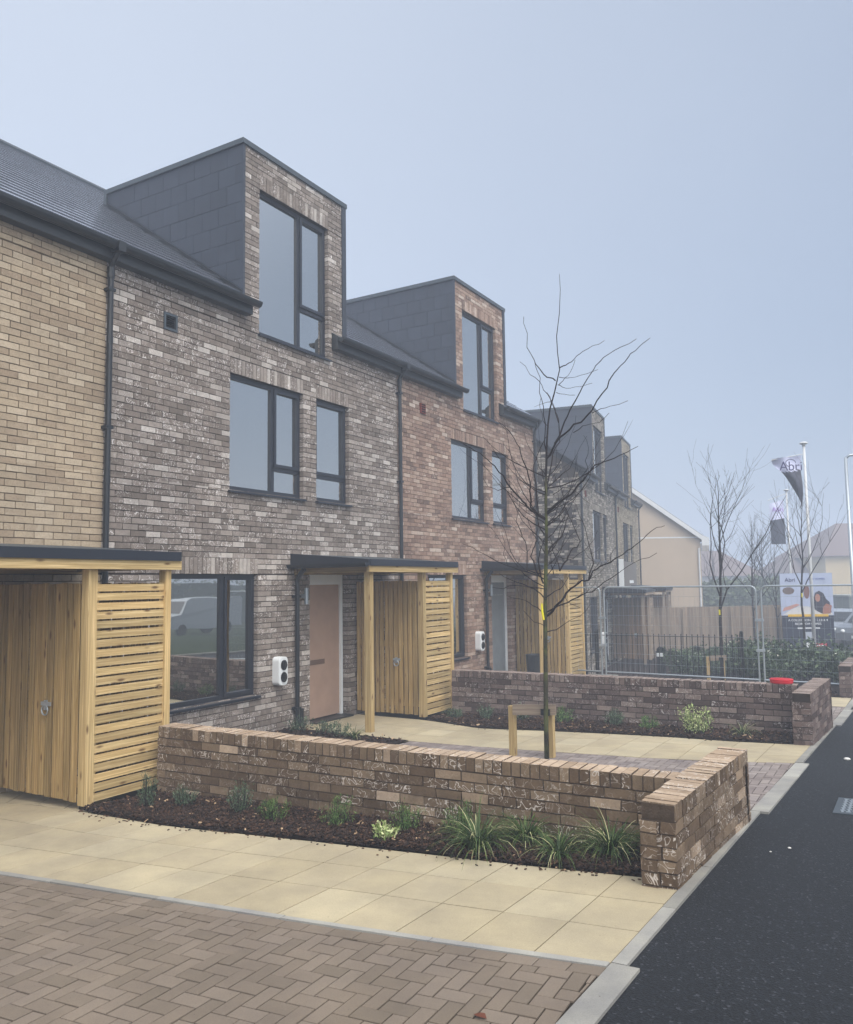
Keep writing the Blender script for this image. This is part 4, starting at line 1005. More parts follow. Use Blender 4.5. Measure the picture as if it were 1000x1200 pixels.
tuft('grass_clump', -2.13, 5.28, .20, .33, 140, 'smallest pale striped grass clump at the front of the bed', GR, seed=3)
tuft('grass_clump', -1.84, 5.50, .28, .40, 260, 'dense grass clump tucked in the corner of the nearest wall, by its end', GR, seed=4)
SH = 'small bushes in the nearest bed'
for i, (x, y, H, R, lab, mt) in enumerate([(-5.92, 5.12, .30, .10, 'upright grey green bush touching the slatted timber panel, leftmost of the bed', 'lav'), (-5.62, 5.28, .22, .10, 'small grey green bush second from the timber panel', 'lav'),
        (-4.98, 5.30, .30, .11, 'taller grey green bush third from the timber panel', 'lav'), (-4.55, 5.22, .20, .13, 'low bright green feathery bush, fourth from the timber panel', 'green'),
        (-3.98, 5.33, .25, .13, 'rounded green bush in the middle of the nearest bed', 'green'), (-3.42, 5.42, .24, .13, 'green bush right behind the cream and green one', 'green'), (-2.98, 5.50, .27, .12, 'dark green bush just left of the largest grass clump', 'green')]):
    leafy('small_bush', x, y, R * 1.1, H, 900, .028, lab, SH, mt, 40 + i, stems=22, upright=1.0, thin=.16)
leafy('small_bush', -3.42, 5.14, .12, .15, 420, .03, 'cream and green variegated bush at the front of the nearest bed', SH, 'vari', 51, stems=14, thin=.5)
S2 = 'small bushes in the second bed'
for i, (x, y, H, R, lab, mt, n) in enumerate([(-6.1, 11.15, .2, .16, 'low dark bush at the foot of the slatted panel beside the second wall', 'lav', 500), (-5.62, 11.2, .24, .14, 'grey green bush left of the tree stake, against the second wall', 'lav', 500),
        (-5.1, 11.3, .26, .18, 'bush behind the tree stake, against the second wall', 'lav', 600), (-4.45, 11.35, .22, .2, 'bush just right of the tree stake, against the second wall', 'green', 600), (-3.7, 11.35, .26, .18, 'dark bush in the middle of the second wall', 'lav', 600),
        (-3.2, 11.3, .2, .16, 'low bush right of the middle of the second wall', 'green', 500), (-2.52, 11.15, .38, .26, 'largest pale green airy bush in front of the second wall', 'vari', 1100)]):
    leafy('small_bush', x, y, R, H, n, .035, lab, S2, mt, 60 + i, stems=20, thin=.3 if mt != 'vari' else .4)
tuft('grass_clump', -1.98, 11.25, .12, .36, 90, 'pale upright wispy grass near the right end of the second wall', S2, seed=9, wid=.006)
for i, (x, y, H, lab) in enumerate([(-7.55, 9.2, .22, 'small bush by the foot of the downpipe, left of the pinkish door'), (-7.1, 9.15, .2, 'small bush between the pinkish door and the porch post'), (-6.75, 9.05, .22, 'small bush left of the strappy plant by the porch post')]):
    leafy('small_bush', x, y, .2, H, 500, .035, lab, 'small bushes by the front path', 'lav', 70 + i, stems=16, thin=.25)
tuft('grass_clump', -6.42, 8.95, .2, .3, 80, 'yellowed strappy plant beside the porch post', 'small bushes by the front path', seed=10)

# ---------------------------------------------------------------- trees
T1 = [[[-3.647,8.776,-1.986,0.028],[-3.629,8.739,-1.509,0.027],[-3.6,8.697,-0.936,0.025],[-3.572,8.656,-0.363,0.024],[-3.531,8.622,0.209,0.021],[-3.506,8.598,0.591,0.018],[-3.497,8.581,0.81,0.017],[-3.476,8.556,1.182,0.014],[-3.447,8.535,1.554,0.011],[-3.423,8.528,1.764,0.01],[-3.395,8.527,1.936,0.009],[-3.341,8.541,2.116,0.008],[-3.277,8.553,2.373,0.006],[-3.286,8.527,2.564,0.005],[-3.285,8.51,2.746,0.005],[-3.243,8.508,3.003,0.004],[-3.219,8.495,3.27,0.003],[-3.219,8.478,3.442,0.002]],[[-3.492,8.589,0.762,0.013],[-3.458,8.583,0.789,0.011],[-3.282,8.556,0.91,0.009],[-3.086,8.52,1.054,0.008],[-2.953,8.485,1.171,0.007],[-2.875,8.46,1.245,0.006],[-2.777,8.482,1.276,0.005],[-2.671,8.507,1.307,0.004],[-2.539,8.533,1.362,0.003],[-2.424,8.555,1.418,0.002]],[[-3.457,8.547,1.383,0.013],[-3.359,8.487,1.472,0.011],[-3.235,8.41,1.582,0.01],[-3.106,8.362,1.645,0.009],[-2.961,8.314,1.696,0.008],[-2.854,8.259,1.767,0.008],[-2.783,8.222,1.825,0.007],[-2.677,8.194,1.951,0.006],[-2.589,8.162,2.068,0.006],[-2.528,8.147,2.137,0.005],[-2.459,8.137,2.197,0.004],[-2.364,8.123,2.277,0.004],[-2.29,8.117,2.326,0.003],[-2.206,8.107,2.389,0.003],[-2.135,8.104,2.429,0.002]],[[-3.339,8.493,1.528,0.01],[-3.231,8.487,1.717,0.008],[-3.176,8.483,1.815,0.007],[-3.122,8.478,1.913,0.007],[-3.05,8.48,2.018,0.006],[-2.987,8.477,2.123,0.005],[-2.863,8.5,2.301,0.004],[-2.79,8.52,2.389,0.004],[-2.72,8.544,2.45,0.003],[-2.59,8.594,2.527,0.003],[-2.428,8.657,2.611,0.002]],[[-3.276,8.551,2.392,0.006],[-3.2,8.539,2.407,0.005],[-3.123,8.524,2.431,0.004],[-3.051,8.494,2.48,0.003],[-2.974,8.474,2.512,0.003],[-2.846,8.445,2.551,0.002],[-2.707,8.418,2.577,0.002]],[[-3.325,8.537,2.25,0.007],[-3.374,8.408,2.268,0.006],[-3.396,8.293,2.323,0.005],[-3.413,8.194,2.371,0.004],[-3.411,8.077,2.448,0.003],[-3.378,7.896,2.585,0.003],[-3.354,7.801,2.657,0.002],[-3.333,7.714,2.758,0.002]],[[-3.453,8.542,1.449,0.008],[-3.443,8.482,1.653,0.006],[-3.433,8.422,1.854,0.005],[-3.427,8.371,2.017,0.004],[-3.426,8.321,2.171,0.003],[-3.439,8.277,2.336,0.003],[-3.448,8.254,2.418,0.002]],[[-3.272,8.458,1.755,0.006],[-3.327,8.515,1.877,0.005],[-3.377,8.573,2.0,0.004],[-3.456,8.624,2.128,0.004],[-3.545,8.672,2.259,0.003],[-3.643,8.709,2.37,0.003],[-3.738,8.737,2.461,0.002],[-3.849,8.76,2.596,0.002]],[[-3.303,8.554,2.201,0.004],[-3.268,8.619,2.181,0.003],[-3.217,8.7,2.18,0.002],[-3.132,8.83,2.214,0.002],[-3.044,8.961,2.269,0.002]],[[-3.284,8.557,2.287,0.004],[-3.223,8.645,2.287,0.003],[-3.163,8.729,2.306,0.002],[-3.067,8.861,2.361,0.002],[-2.976,8.985,2.424,0.002]],[[-3.324,8.551,2.116,0.003],[-3.225,8.553,2.084,0.002],[-3.106,8.555,2.059,0.002]],[[-3.295,8.559,2.201,0.004],[-3.252,8.585,2.249,0.003],[-3.202,8.615,2.307,0.002],[-3.158,8.64,2.394,0.002],[-3.13,8.655,2.482,0.002]],[[-3.076,8.383,1.608,0.004],[-2.966,8.378,1.67,0.003],[-2.882,8.383,1.68,0.002],[-2.78,8.39,1.688,0.002],[-2.668,8.374,1.774,0.002]],[[-2.822,8.277,1.775,0.004],[-2.721,8.256,1.805,0.003],[-2.614,8.24,1.816,0.002],[-2.413,8.205,1.843,0.002]],[[-3.511,8.583,0.705,0.014],[-3.549,8.479,0.749,0.012],[-3.581,8.39,0.783,0.011],[-3.605,8.307,0.825,0.009],[-3.624,8.214,0.885,0.008],[-3.635,8.15,0.927,0.007],[-3.665,8.0,1.018,0.007],[-3.673,7.851,1.132,0.006],[-3.71,7.725,1.221,0.005],[-3.752,7.651,1.279,0.004],[-3.798,7.568,1.345,0.003],[-3.859,7.475,1.392,0.003],[-3.908,7.4,1.431,0.002]],[[-3.527,8.572,0.725,0.009],[-3.605,8.4,0.832,0.008],[-3.569,8.325,0.957,0.007],[-3.538,8.261,1.062,0.006],[-3.531,8.18,1.166,0.005],[-3.528,8.111,1.251,0.005],[-3.537,8.004,1.387,0.004],[-3.553,7.955,1.473,0.003],[-3.597,7.863,1.602,0.003],[-3.637,7.804,1.662,0.002],[-3.668,7.765,1.686,0.002]],[[-3.533,8.49,0.729,0.009],[-3.563,8.515,0.781,0.007],[-3.629,8.636,0.988,0.007],[-3.695,8.756,1.201,0.006],[-3.743,8.854,1.376,0.005],[-3.737,8.95,1.499,0.004],[-3.714,9.034,1.621,0.004],[-3.681,9.093,1.729,0.003]],[[-3.497,8.581,0.81,0.01],[-3.518,8.669,0.983,0.008],[-3.533,8.801,1.233,0.007],[-3.539,8.939,1.49,0.006],[-3.495,9.055,1.643,0.005],[-3.506,9.08,1.781,0.005],[-3.517,9.104,1.919,0.004],[-3.568,9.106,2.05,0.003],[-3.612,9.104,2.148,0.003],[-3.659,9.105,2.269,0.002]],[[-3.518,8.62,0.304,0.012],[-3.507,8.647,0.333,0.01],[-3.499,8.681,0.382,0.009],[-3.481,8.716,0.412,0.008],[-3.452,8.774,0.461,0.007],[-3.415,8.844,0.521,0.007],[-3.408,8.883,0.581,0.006],[-3.405,8.907,0.621,0.005],[-3.388,8.997,0.764,0.004],[-3.421,9.018,0.837,0.004],[-3.467,9.035,0.911,0.003],[-3.493,9.086,1.068,0.003],[-3.517,9.105,1.223,0.002]],[[-3.404,8.706,0.121,0.009],[-3.378,8.777,0.207,0.008],[-3.351,8.845,0.285,0.007],[-3.336,8.89,0.344,0.006],[-3.318,8.928,0.383,0.005],[-3.285,8.978,0.394,0.005],[-3.27,9.028,0.463,0.004],[-3.317,9.053,0.555,0.004],[-3.365,9.077,0.648,0.003],[-3.436,9.108,0.773,0.002],[-3.477,9.11,0.846,0.002]],[[-3.557,8.667,-0.383,0.013],[-3.476,8.649,-0.325,0.011],[-3.391,8.618,-0.238,0.01],[-3.308,8.59,-0.163,0.01],[-3.258,8.568,-0.107,0.009],[-3.191,8.552,-0.061,0.008],[-3.083,8.526,0.012,0.008],[-3.004,8.521,0.011,0.007],[-2.965,8.496,0.065,0.006],[-2.936,8.473,0.11,0.006],[-2.852,8.48,0.163,0.005],[-2.745,8.499,0.197,0.005],[-2.617,8.513,0.275,0.004],[-2.526,8.521,0.335,0.004],[-2.435,8.527,0.404,0.003],[-2.361,8.527,0.472,0.003],[-2.253,8.535,0.548,0.002],[-2.177,8.548,0.562,0.002]],[[-3.554,8.664,-0.335,0.008],[-3.474,8.671,-0.297,0.007],[-3.395,8.678,-0.259,0.006],[-3.308,8.689,-0.231,0.006],[-3.219,8.695,-0.184,0.005],[-3.131,8.702,-0.138,0.005],[-3.083,8.706,-0.12,0.004],[-3.037,8.714,-0.12,0.004],[-2.938,8.714,-0.046,0.004],[-2.86,8.716,0.008,0.003],[-2.788,8.735,0.053,0.003],[-2.653,8.768,0.152,0.002],[-2.504,8.809,0.232,0.002],[-2.349,8.856,0.293,0.002]],[[-3.543,8.621,-0.201,0.007],[-3.668,8.585,-0.075,0.005],[-3.795,8.545,-0.016,0.004],[-3.904,8.51,0.024,0.003],[-4.042,8.467,0.103,0.002]],[[-3.547,8.647,0.018,0.008],[-3.626,8.642,0.067,0.007],[-3.715,8.632,0.098,0.006],[-3.854,8.617,0.139,0.005],[-3.995,8.601,0.191,0.004],[-4.138,8.585,0.253,0.004],[-4.282,8.569,0.336,0.003],[-4.395,8.53,0.408,0.002],[-4.517,8.487,0.461,0.002]],[[-3.626,8.642,0.067,0.008],[-3.694,8.686,0.185,0.007],[-3.76,8.726,0.294,0.006],[-3.754,8.764,0.344,0.005],[-3.744,8.82,0.415,0.005],[-3.735,8.88,0.496,0.004],[-3.754,8.959,0.64,0.004],[-3.781,9.033,0.787,0.003]],[[-3.755,8.606,0.118,0.006],[-3.806,8.737,0.345,0.005],[-3.83,8.772,0.416,0.004],[-3.856,8.799,0.477,0.004],[-3.934,8.846,0.603,0.003],[-4.005,8.889,0.719,0.003],[-4.013,8.962,0.836,0.002],[-4.016,9.027,0.975,0.002]],[[-3.464,8.674,0.084,0.005],[-3.451,8.573,0.187,0.004],[-3.421,8.494,0.28,0.003],[-3.397,8.45,0.334,0.003],[-3.363,8.419,0.379,0.002]],[[-3.404,8.706,0.121,0.006],[-3.44,8.704,0.266,0.004],[-3.476,8.703,0.411,0.004],[-3.494,8.7,0.469,0.003],[-3.512,8.697,0.518,0.002]],[[-3.004,8.521,0.011,0.007],[-2.968,8.599,0.195,0.006],[-2.988,8.609,0.27,0.005],[-3.008,8.62,0.345,0.004],[-3.049,8.639,0.497,0.003],[-3.099,8.657,0.66,0.003],[-3.153,8.654,0.786,0.002],[-3.211,8.632,0.892,0.002]],[[-3.574,8.635,-0.02,0.009],[-3.598,8.614,0.067,0.007],[-3.61,8.591,0.239,0.006],[-3.589,8.595,0.335,0.005],[-3.559,8.605,0.42,0.004],[-3.519,8.617,0.554,0.003]],[[-3.545,8.659,-0.087,0.006],[-3.597,8.564,-0.066,0.005],[-3.644,8.481,-0.055,0.004],[-3.689,8.398,-0.045,0.003],[-3.74,8.306,-0.034,0.003],[-3.836,8.135,-0.068,0.002],[-3.905,8.004,-0.048,0.001]],[[-3.565,8.662,-0.383,0.005],[-3.639,8.601,-0.286,0.004],[-3.716,8.543,-0.227,0.003],[-3.794,8.487,-0.187,0.002],[-3.905,8.411,-0.157,0.002]],[[-3.572,8.671,-0.516,0.004],[-3.596,8.584,-0.465,0.003],[-3.637,8.488,-0.442,0.002],[-3.674,8.3,-0.313,0.002]],[[-3.575,8.674,-0.564,0.005],[-3.511,8.823,-0.543,0.004],[-3.443,8.999,-0.464,0.003],[-3.358,9.194,-0.403,0.002],[-3.296,9.384,-0.27,0.002]],[[-3.541,8.619,-0.172,0.006],[-3.485,8.739,-0.108,0.004],[-3.444,8.819,-0.08,0.004],[-3.419,8.892,-0.014,0.003],[-3.393,8.993,0.093,0.002]],[[-3.527,8.626,0.401,0.005],[-3.592,8.591,0.498,0.003],[-3.658,8.555,0.576,0.002],[-3.705,8.529,0.732,0.002]],[[-3.545,8.677,0.519,0.007],[-3.587,8.585,0.623,0.005],[-3.586,8.496,0.781,0.003],[-3.523,8.454,0.917,0.002]],[[-3.469,8.562,1.163,0.006],[-3.579,8.612,1.294,0.004],[-3.642,8.671,1.425,0.003],[-3.772,8.737,1.606,0.002],[-3.844,8.811,1.776,0.001]],[[-3.515,8.665,1.031,0.006],[-3.457,8.708,1.119,0.005],[-3.375,8.768,1.216,0.004],[-3.293,8.828,1.285,0.003],[-3.225,8.879,1.443,0.002],[-3.123,8.955,1.661,0.001]],[[-3.42,8.533,1.735,0.004],[-3.501,8.561,1.827,0.003],[-3.556,8.628,1.983,0.002],[-3.57,8.695,2.107,0.002]],[[-3.466,8.562,0.207,0.005],[-3.41,8.681,0.283,0.004],[-3.329,8.838,0.246,0.003],[-3.275,8.943,0.304,0.003],[-3.195,9.1,0.404,0.002],[-3.142,9.262,0.587,0.002]],[[-3.438,8.628,0.685,0.004],[-3.341,8.689,0.674,0.003],[-3.24,8.746,0.72,0.002],[-3.152,8.805,0.671,0.002]],[[-3.665,8.0,1.018,0.004],[-3.768,7.917,0.981,0.003],[-3.851,7.84,1.026,0.002],[-3.885,7.79,1.115,0.002]],[[-3.609,9.106,2.148,0.003],[-3.705,9.073,2.133,0.002],[-3.803,9.041,2.098,0.001]],[[-2.745,8.499,0.197,0.003],[-2.737,8.483,0.278,0.002],[-2.681,8.49,0.366,0.001]],[[-3.308,8.59,-0.163,0.003],[-3.241,8.566,-0.237,0.002],[-3.12,8.55,-0.283,0.001]],[[-3.995,8.601,0.191,0.003],[-4.009,8.523,0.317,0.002],[-3.964,8.478,0.45,0.002],[-3.968,8.403,0.583,0.001]],[[-2.953,8.485,1.171,0.004],[-3.005,8.535,1.312,0.003],[-2.994,8.628,1.465,0.002],[-3.065,8.676,1.623,0.001]],[[-3.46,8.703,0.982,0.004],[-3.31,8.64,1.053,0.003],[-3.177,8.604,1.011,0.002],[-3.04,8.541,0.893,0.002],[-2.953,8.508,0.838,0.001]]]
def twigs(mb, pts, rnd, n, l0, l1, r):
    for k in range(n):
        i = rnd.randrange(max(1, len(pts) // 3), len(pts)); p = Vector(pts[i - 1][:3]).lerp(Vector(pts[i][:3]), rnd.random()); t = (Vector(pts[i][:3]) - Vector(pts[i - 1][:3])).normalized()
        d = (t + Vector((rnd.gauss(0, .7), rnd.gauss(0, .7), rnd.gauss(.15, .5)))).normalized(); L = rnd.uniform(l0, l1); q = [p]; 
        for j in range(3): q.append(q[-1] + d * L / 3); d = (d + Vector((rnd.gauss(0, .25), rnd.gauss(0, .25), .16))).normalized()
        mb.tube(q, [r, r * .8, r * .6, r * .35], 4, 0, .5, cap=False)
def stake_frame(x, y, ztop, label, dx=-.42):
    t = empty('tree_stake', (x + dx, y, G(x, y)), label, 'tree stake', 'timber tree stakes')
    for q, yy in ((dx, 0), (.02, .075)):
        mb = MB(); g = G(x + q, y); mb.box((x + q - .035, y + yy - .035, g - .02), (.07, 0, 0), (0, .07, 0), (0, 0, ztop - g + (.0 if q == dx else .02))); mb.build('post', M['wood'], t)
    mb = MB(); mb.box((x + dx + .03, y - .062, ztop - .115), (-dx + .08, .07, .02), (-.004, .026, 0), (0, 0, .115)); mb.build('crossbar', M['wood_p'], t)
    mb = MB(); mb.box((x - .055, y - .035, ztop - .10), (.10, 0, 0), (0, .05, 0), (0, 0, .07)); mb.build('tree_tie', M['black'], t)
rnd = random.Random(5)
tr = empty('bare_tree', T1[0][0][:3], 'tall bare young tree with a yellow tag on its trunk, staked behind the nearest wall', 'tree', 'bare young street trees')
def fine(pts):
    out = []
    for i in range(len(pts) - 1):
        a, b = pts[i], pts[i + 1]; out.append(a)
        L = math.dist(a[:3], b[:3])
        if L > .07:
            k = rnd.gauss(0, .045) * L; k2 = rnd.gauss(0, .045) * L
            out.append([(a[0] + b[0]) / 2 + k, (a[1] + b[1]) / 2 + k, (a[2] + b[2]) / 2 + k2, (a[3] + b[3]) / 2])
    out.append(pts[-1]); return out
mb = MB(); P_ = T1[0][:8]; mb.tube([p[:3] for p in P_], [p[3] for p in P_], 10, 0, .5); mb.build('trunk', M['bark_t'], tr, smooth=True)
mb = MB(); P_ = T1[0][7:]; mb.tube([p[:3] for p in P_], [p[3] for p in P_], 8, 0, .5)
for b_ in T1[1:]:
    q = fine(b_); mb.tube([p[:3] for p in q], [p[3] * (1.0 if b_[0][2] > .9 else 1.15) + .0004 for p in q], 6, 0, .5, cap=False)
    if len(b_) > 5 and b_[0][2] < 1.3: twigs(mb, b_[:int(len(b_) * .65)], rnd, len(b_) // 2, .08, .30, .0028)
# inner shoots that leave the trunk sideways and turn upwards
for i in range(26):
    k = rnd.randrange(3, 7); a = Vector(T1[0][k][:3]).lerp(Vector(T1[0][k + 1][:3]), rnd.random()); az = rnd.uniform(0, 2 * pi); out_ = Vector((cos(az), sin(az), 0)); L = rnd.uniform(.5, 1.35); rr = rnd.uniform(.0045, .008); q = [a]; d = (out_ * rnd.uniform(.7, 1.3) + Vector((0, 0, rnd.uniform(.1, .7)))).normalized()
    for j in range(7): q.append(q[-1] + d * L / 7); d = (d + Vector((rnd.gauss(0, .16), rnd.gauss(0, .16), rnd.uniform(.05, .32)))).normalized()
    mb.tube(q, [max(rr * (1 - j / 8), .0018) for j in range(8)], 5, 0, .5, cap=False)
    twigs(mb, [tuple(p) for p in q], rnd, 2, .1, .3, .0024)
mb.build('crown', M['bark'], tr)
tp = T1[0][3]; mb = MB(); tz = tp[2]
mb.tube([(tp[0] - .028, tp[1] - .02, tz + .12), (tp[0] - .02, tp[1] - .032, tz + .03), (tp[0] - .004, tp[1] - .035, tz - .06)], [.011, .013, .012], 8); mb.build('tag', M['yellow'], tr)
stake_frame(T1[0][0][0], T1[0][0][1] + .02, -1.40, 'two post timber stake beside the tall bare tree, behind the nearest wall')

def young_tree(x, y, H, fork, label, seed, spread=.5, nb=9, r0=.03, tag=False, mat='bark'):
    rnd = random.Random(seed); g = G(x, y)
    t = empty('bare_tree', (x, y, g), label, 'tree', 'bare young street trees')
    pts = []; n = 14; lx = ly = 0
    for i in range(n + 1):
        f = i / n; lx += rnd.gauss(0, .018) * (f > .3); ly += rnd.gauss(0, .018) * (f > .3)
        pts.append((x + lx, y + ly, g - .03 + H * f, r0 * (1 - f) ** .8 + .003))
    mb = MB(); mb.tube([p[:3] for p in pts], [p[3] for p in pts], 8, 0, .5); mb.build('trunk', M[mat], t, smooth=True)
    mb = MB()
    def grow(p, d, L, r, depth):
        q = [Vector(p)]; rr = [r]; n = 6
        for j in range(n):
            d = (d + Vector((rnd.gauss(0, .13), rnd.gauss(0, .13), .10 + rnd.gauss(0, .05)))).normalized(); q.append(q[-1] + d * L / n); rr.append(max(r * (1 - .75 * (j + 1) / n), .0022))
        mb.tube(q, rr, 5, 0, .5, cap=False)
        if depth > 0:
            for k in range(rnd.randint(2, 4)):
                j = rnd.randint(1, n - 1); a = Vector((rnd.gauss(0, 1), rnd.gauss(0, 1), rnd.gauss(0, .4))).normalized()
                grow(q[j], (d + a * .8).normalized(), L * rnd.uniform(.35, .6), rr[j] * .6, depth - 1)
    for k in range(nb):
        f = fork + (1 - fork) * (k / nb) * .9; i = min(n - 1, int(f * n)); p = Vector(pts[i][:3]).lerp(Vector(pts[i + 1][:3]), f * n - i); a = k * 2.4 + rnd.uniform(-.5, .5)
        d = Vector((cos(a) * spread, sin(a) * spread, .55 + .5 * rnd.random())).normalized()
        grow(p, d, H * (1 - f) * rnd.uniform(.75, 1.1) + .25, pts[i][3] * .6, 2)
    mb.build('crown', M[mat], t)
    if tag:
        mb = MB(); z = g + H * fork - .12; mb.tube([(x, y - .03, z), (x, y - .035, z + .12)], .02, 6); mb.build('tag', M['yellow'], t)
    return t
young_tree(-3.94, 20.2, 4.75, .34, 'bare young tree with upswept limbs, staked behind the mesh fence', 11, .42, 9, .042, True)
stake_frame(-3.94, 20.15, -1.78, 'timber stake beside the young tree behind the mesh fence', -.30)
young_tree(-2.80, 26.3, 5.0, .42, 'bare young tree in front of the billboard', 12, .5, 11, .038, True)
young_tree(-5.3, 33.5, 5.2, .3, 'faint bare tree between the cream gable and the flags, nearer of two', 13, .6, 12, .04)
young_tree(-4.6, 34.5, 4.2, .3, 'faint slim bare tree under the lower flag', 14, .5, 9, .035)
young_tree(-12.5, 62, 5.8, .3, 'misty bare tree just right of the cream gable', 15, .6, 12, .07)
young_tree(-8.5, 58, 6.4, .3, 'misty bare tree far behind the timber fence, left of the flags', 16, .6, 12, .07)

# ---------------------------------------------------------------- site fencing and railings
def lerp3(a, b, t): return Vector(a).lerp(Vector(b), t)
def heras(A, B, label, zoff=0.0):
    a = Vector((A[0], A[1], G(*A) + .12)); b = Vector((B[0], B[1], G(*B) + .12)); h = 1.93
    t = empty('mesh_fence_panel', (a + b) / 2, label, 'fence panel', 'mesh panels of the site fence')
    up_ = Vector((0, 0, 1)); u = (b - a).normalized(); r = .11; L = (b - a).length; mb = MB()
    pts = [a, a + up_ * (h - r)] + [a + u * r * (1 - cos(x)) + up_ * (h - r + r * sin(x)) for x in (pi / 8, pi / 4, 3 * pi / 8, pi / 2)]
    pts += [b - u * r * (1 - sin(x)) + up_ * (h - r + r * cos(x)) for x in (0, pi / 8, pi / 4, 3 * pi / 8, pi / 2)] + [b]
    mb.tube(pts, .018, 8); mb.tube([a + up_ * .08, b + up_ * .08], .017, 8)
    mb.build('frame', M['steel'], t)
    mb = MB(); n = int(L / .11)
    for i in range(1, n): p = a + u * (L * i / n); mb.tube([p + up_ * .08, p + up_ * h], .0016, 3, cap=False)
    for i in range(1, 9): p = up_ * (.08 + (h - .08) * i / 9); mb.tube([a + p, b + p], .0026, 3, cap=False)
    mb.build('mesh', M['steel'], t)
    return t
heras((-9.3, 18.05), (-6.02, 17.78), 'mesh fence panel running off to the left behind the timber store')
heras((-5.92, 17.76), (-2.72, 17.55), 'middle mesh fence panel, in front of the black railings', 0)
heras((-2.62, 17.54), (.75, 17.2), 'mesh fence panel at the right edge in front of the billboard')
def foot(x, y, label):
    t = MB(); g = G(x, y)
    t.prism([(x - .34, y - .11, g), (x + .34, y - .11, g), (x + .28, y + .11, g), (x - .28, y + .11, g)], (0, 0, .13)); top(t.build('concrete_block', M['kerb']), label, 'fence foot', 'concrete feet of the site fence')
foot(-5.97, 17.77, 'concrete foot under the left joint of the mesh fence'); foot(-2.67, 17.55, 'concrete foot under the right joint of the mesh fence')
for (x, y, lab, gl) in ((-5.97, 17.75, 'pair of steel couplers clamping the left joint of the mesh fence', 0), (-2.67, 17.53, 'pair of steel couplers clamping the right joint of the mesh fence', 0)):
    mb = MB()
    for z in (.75, 1.35): mb.box((x - .08, y - .03, G(x, y) + z), (.16, 0, 0), (0, .06, 0), (0, 0, .05))
    top(mb.build('fence_coupler', M['steel']), lab, 'coupler', 'couplers of the site fence')
mb = MB()
A_, B_ = Vector((-7.0, 18.45, 0)), Vector((-3.25, 19.0, 0)); u = (B_ - A_).normalized(); L = (B_ - A_).length
rl = empty('railing', ((A_ + B_) / 2 + Vector((0, 0, G(-5, 18.7)))), 'low black bar railing with two stout posts behind the mesh fence', 'railing')
zz = lambda p: G(p.x, p.y)
for s in (0.62, L - .03):
    p = A_ + u * s; m2 = MB(); m2.box((p.x - .035, p.y - .035, zz(p)), (.07, 0, 0), (0, .07, 0), (0, 0, 1.08)); m2.sphere((p.x, p.y, zz(p) + 1.10), .04, .04, .03, 8, 5); m2.build('post', M['black'], rl)
for z in (.98, .14):
    m2 = MB(); a, b = A_.copy(), B_.copy(); a.z = zz(a) + z; b.z = zz(b) + z; m2.box(a - Vector((0, .02, 0)), b - a, (0, .04, 0), (0, 0, .012)); m2.build('rail', M['black'], rl)
k = 0
while k * .119 < L:
    p = A_ + u * k * .119; m2 = MB(); g = zz(p); m2.tube([(p.x, p.y, g + .1), (p.x, p.y, g + 1.02)], .0105, 6); m2.sphere((p.x, p.y, g + 1.03), .013, .013, .016, 6, 4); m2.build('bar', M['black'], rl); k += 1

# ---------------------------------------------------------------- small things
def lid():
    x, y, z = -1.56, 11.80, -1.38; t = empty('plastic_tray', (x, y, z), 'red plastic tray resting on the second brick wall beside its end', 'lid')
    mb = MB(); ring = lambda r, h, sx=1.0: [(x + r * 1.05 * cos(a), y + r * .8 * sin(a), z + h) for a in [2 * pi * i / 28 for i in range(28)]]
    lv = [ring(.118, .003), ring(.135, .015), ring(.14, .06), ring(.128, .068), ring(.12, .05)]
    V = [p for l in lv for p in l]; F = []
    for j in range(4):
        for i in range(28): F.append((j * 28 + i, j * 28 + (i + 1) % 28, (j + 1) * 28 + (i + 1) % 28, (j + 1) * 28 + i))
    F.append(tuple(range(27, -1, -1))); F.append(tuple(range(4 * 28, 5 * 28))); mb.faces_idx(V, F, 0, .5); mb.build('body', M['red'], t)
    mb = MB(); mb.box((x - .13, y - .03, z + .056), (.26, 0, 0), (0, .06, 0), (0, 0, .014)); mb.build('handle', M['red'], t)
lid()
mb = MB(); x, y = -7.15, 16.75; g = G(x, y)
R0 = [.17, .21, .225, .235, .225]; Z0 = [0, .3, .56, .6, .6]
V = []; F = []
for r_, z_ in zip(R0, Z0): V += [(x + r_ * cos(2 * pi * i / 20), y + r_ * sin(2 * pi * i / 20), g + z_) for i in range(20)]
V += [(x + .2 * cos(2 * pi * i / 20), y + .2 * sin(2 * pi * i / 20), g + .5) for i in range(20)]
for j in range(5):
    for i in range(20): F.append((j * 20 + i, j * 20 + (i + 1) % 20, (j + 1) * 20 + (i + 1) % 20, (j + 1) * 20 + i))
F.append(tuple(range(100, 120))); mb.faces_idx(V, F, 0, .5)
top(mb.build('plastic_tub', M['gutter']), 'black plastic tub standing by the grey door', 'tub')
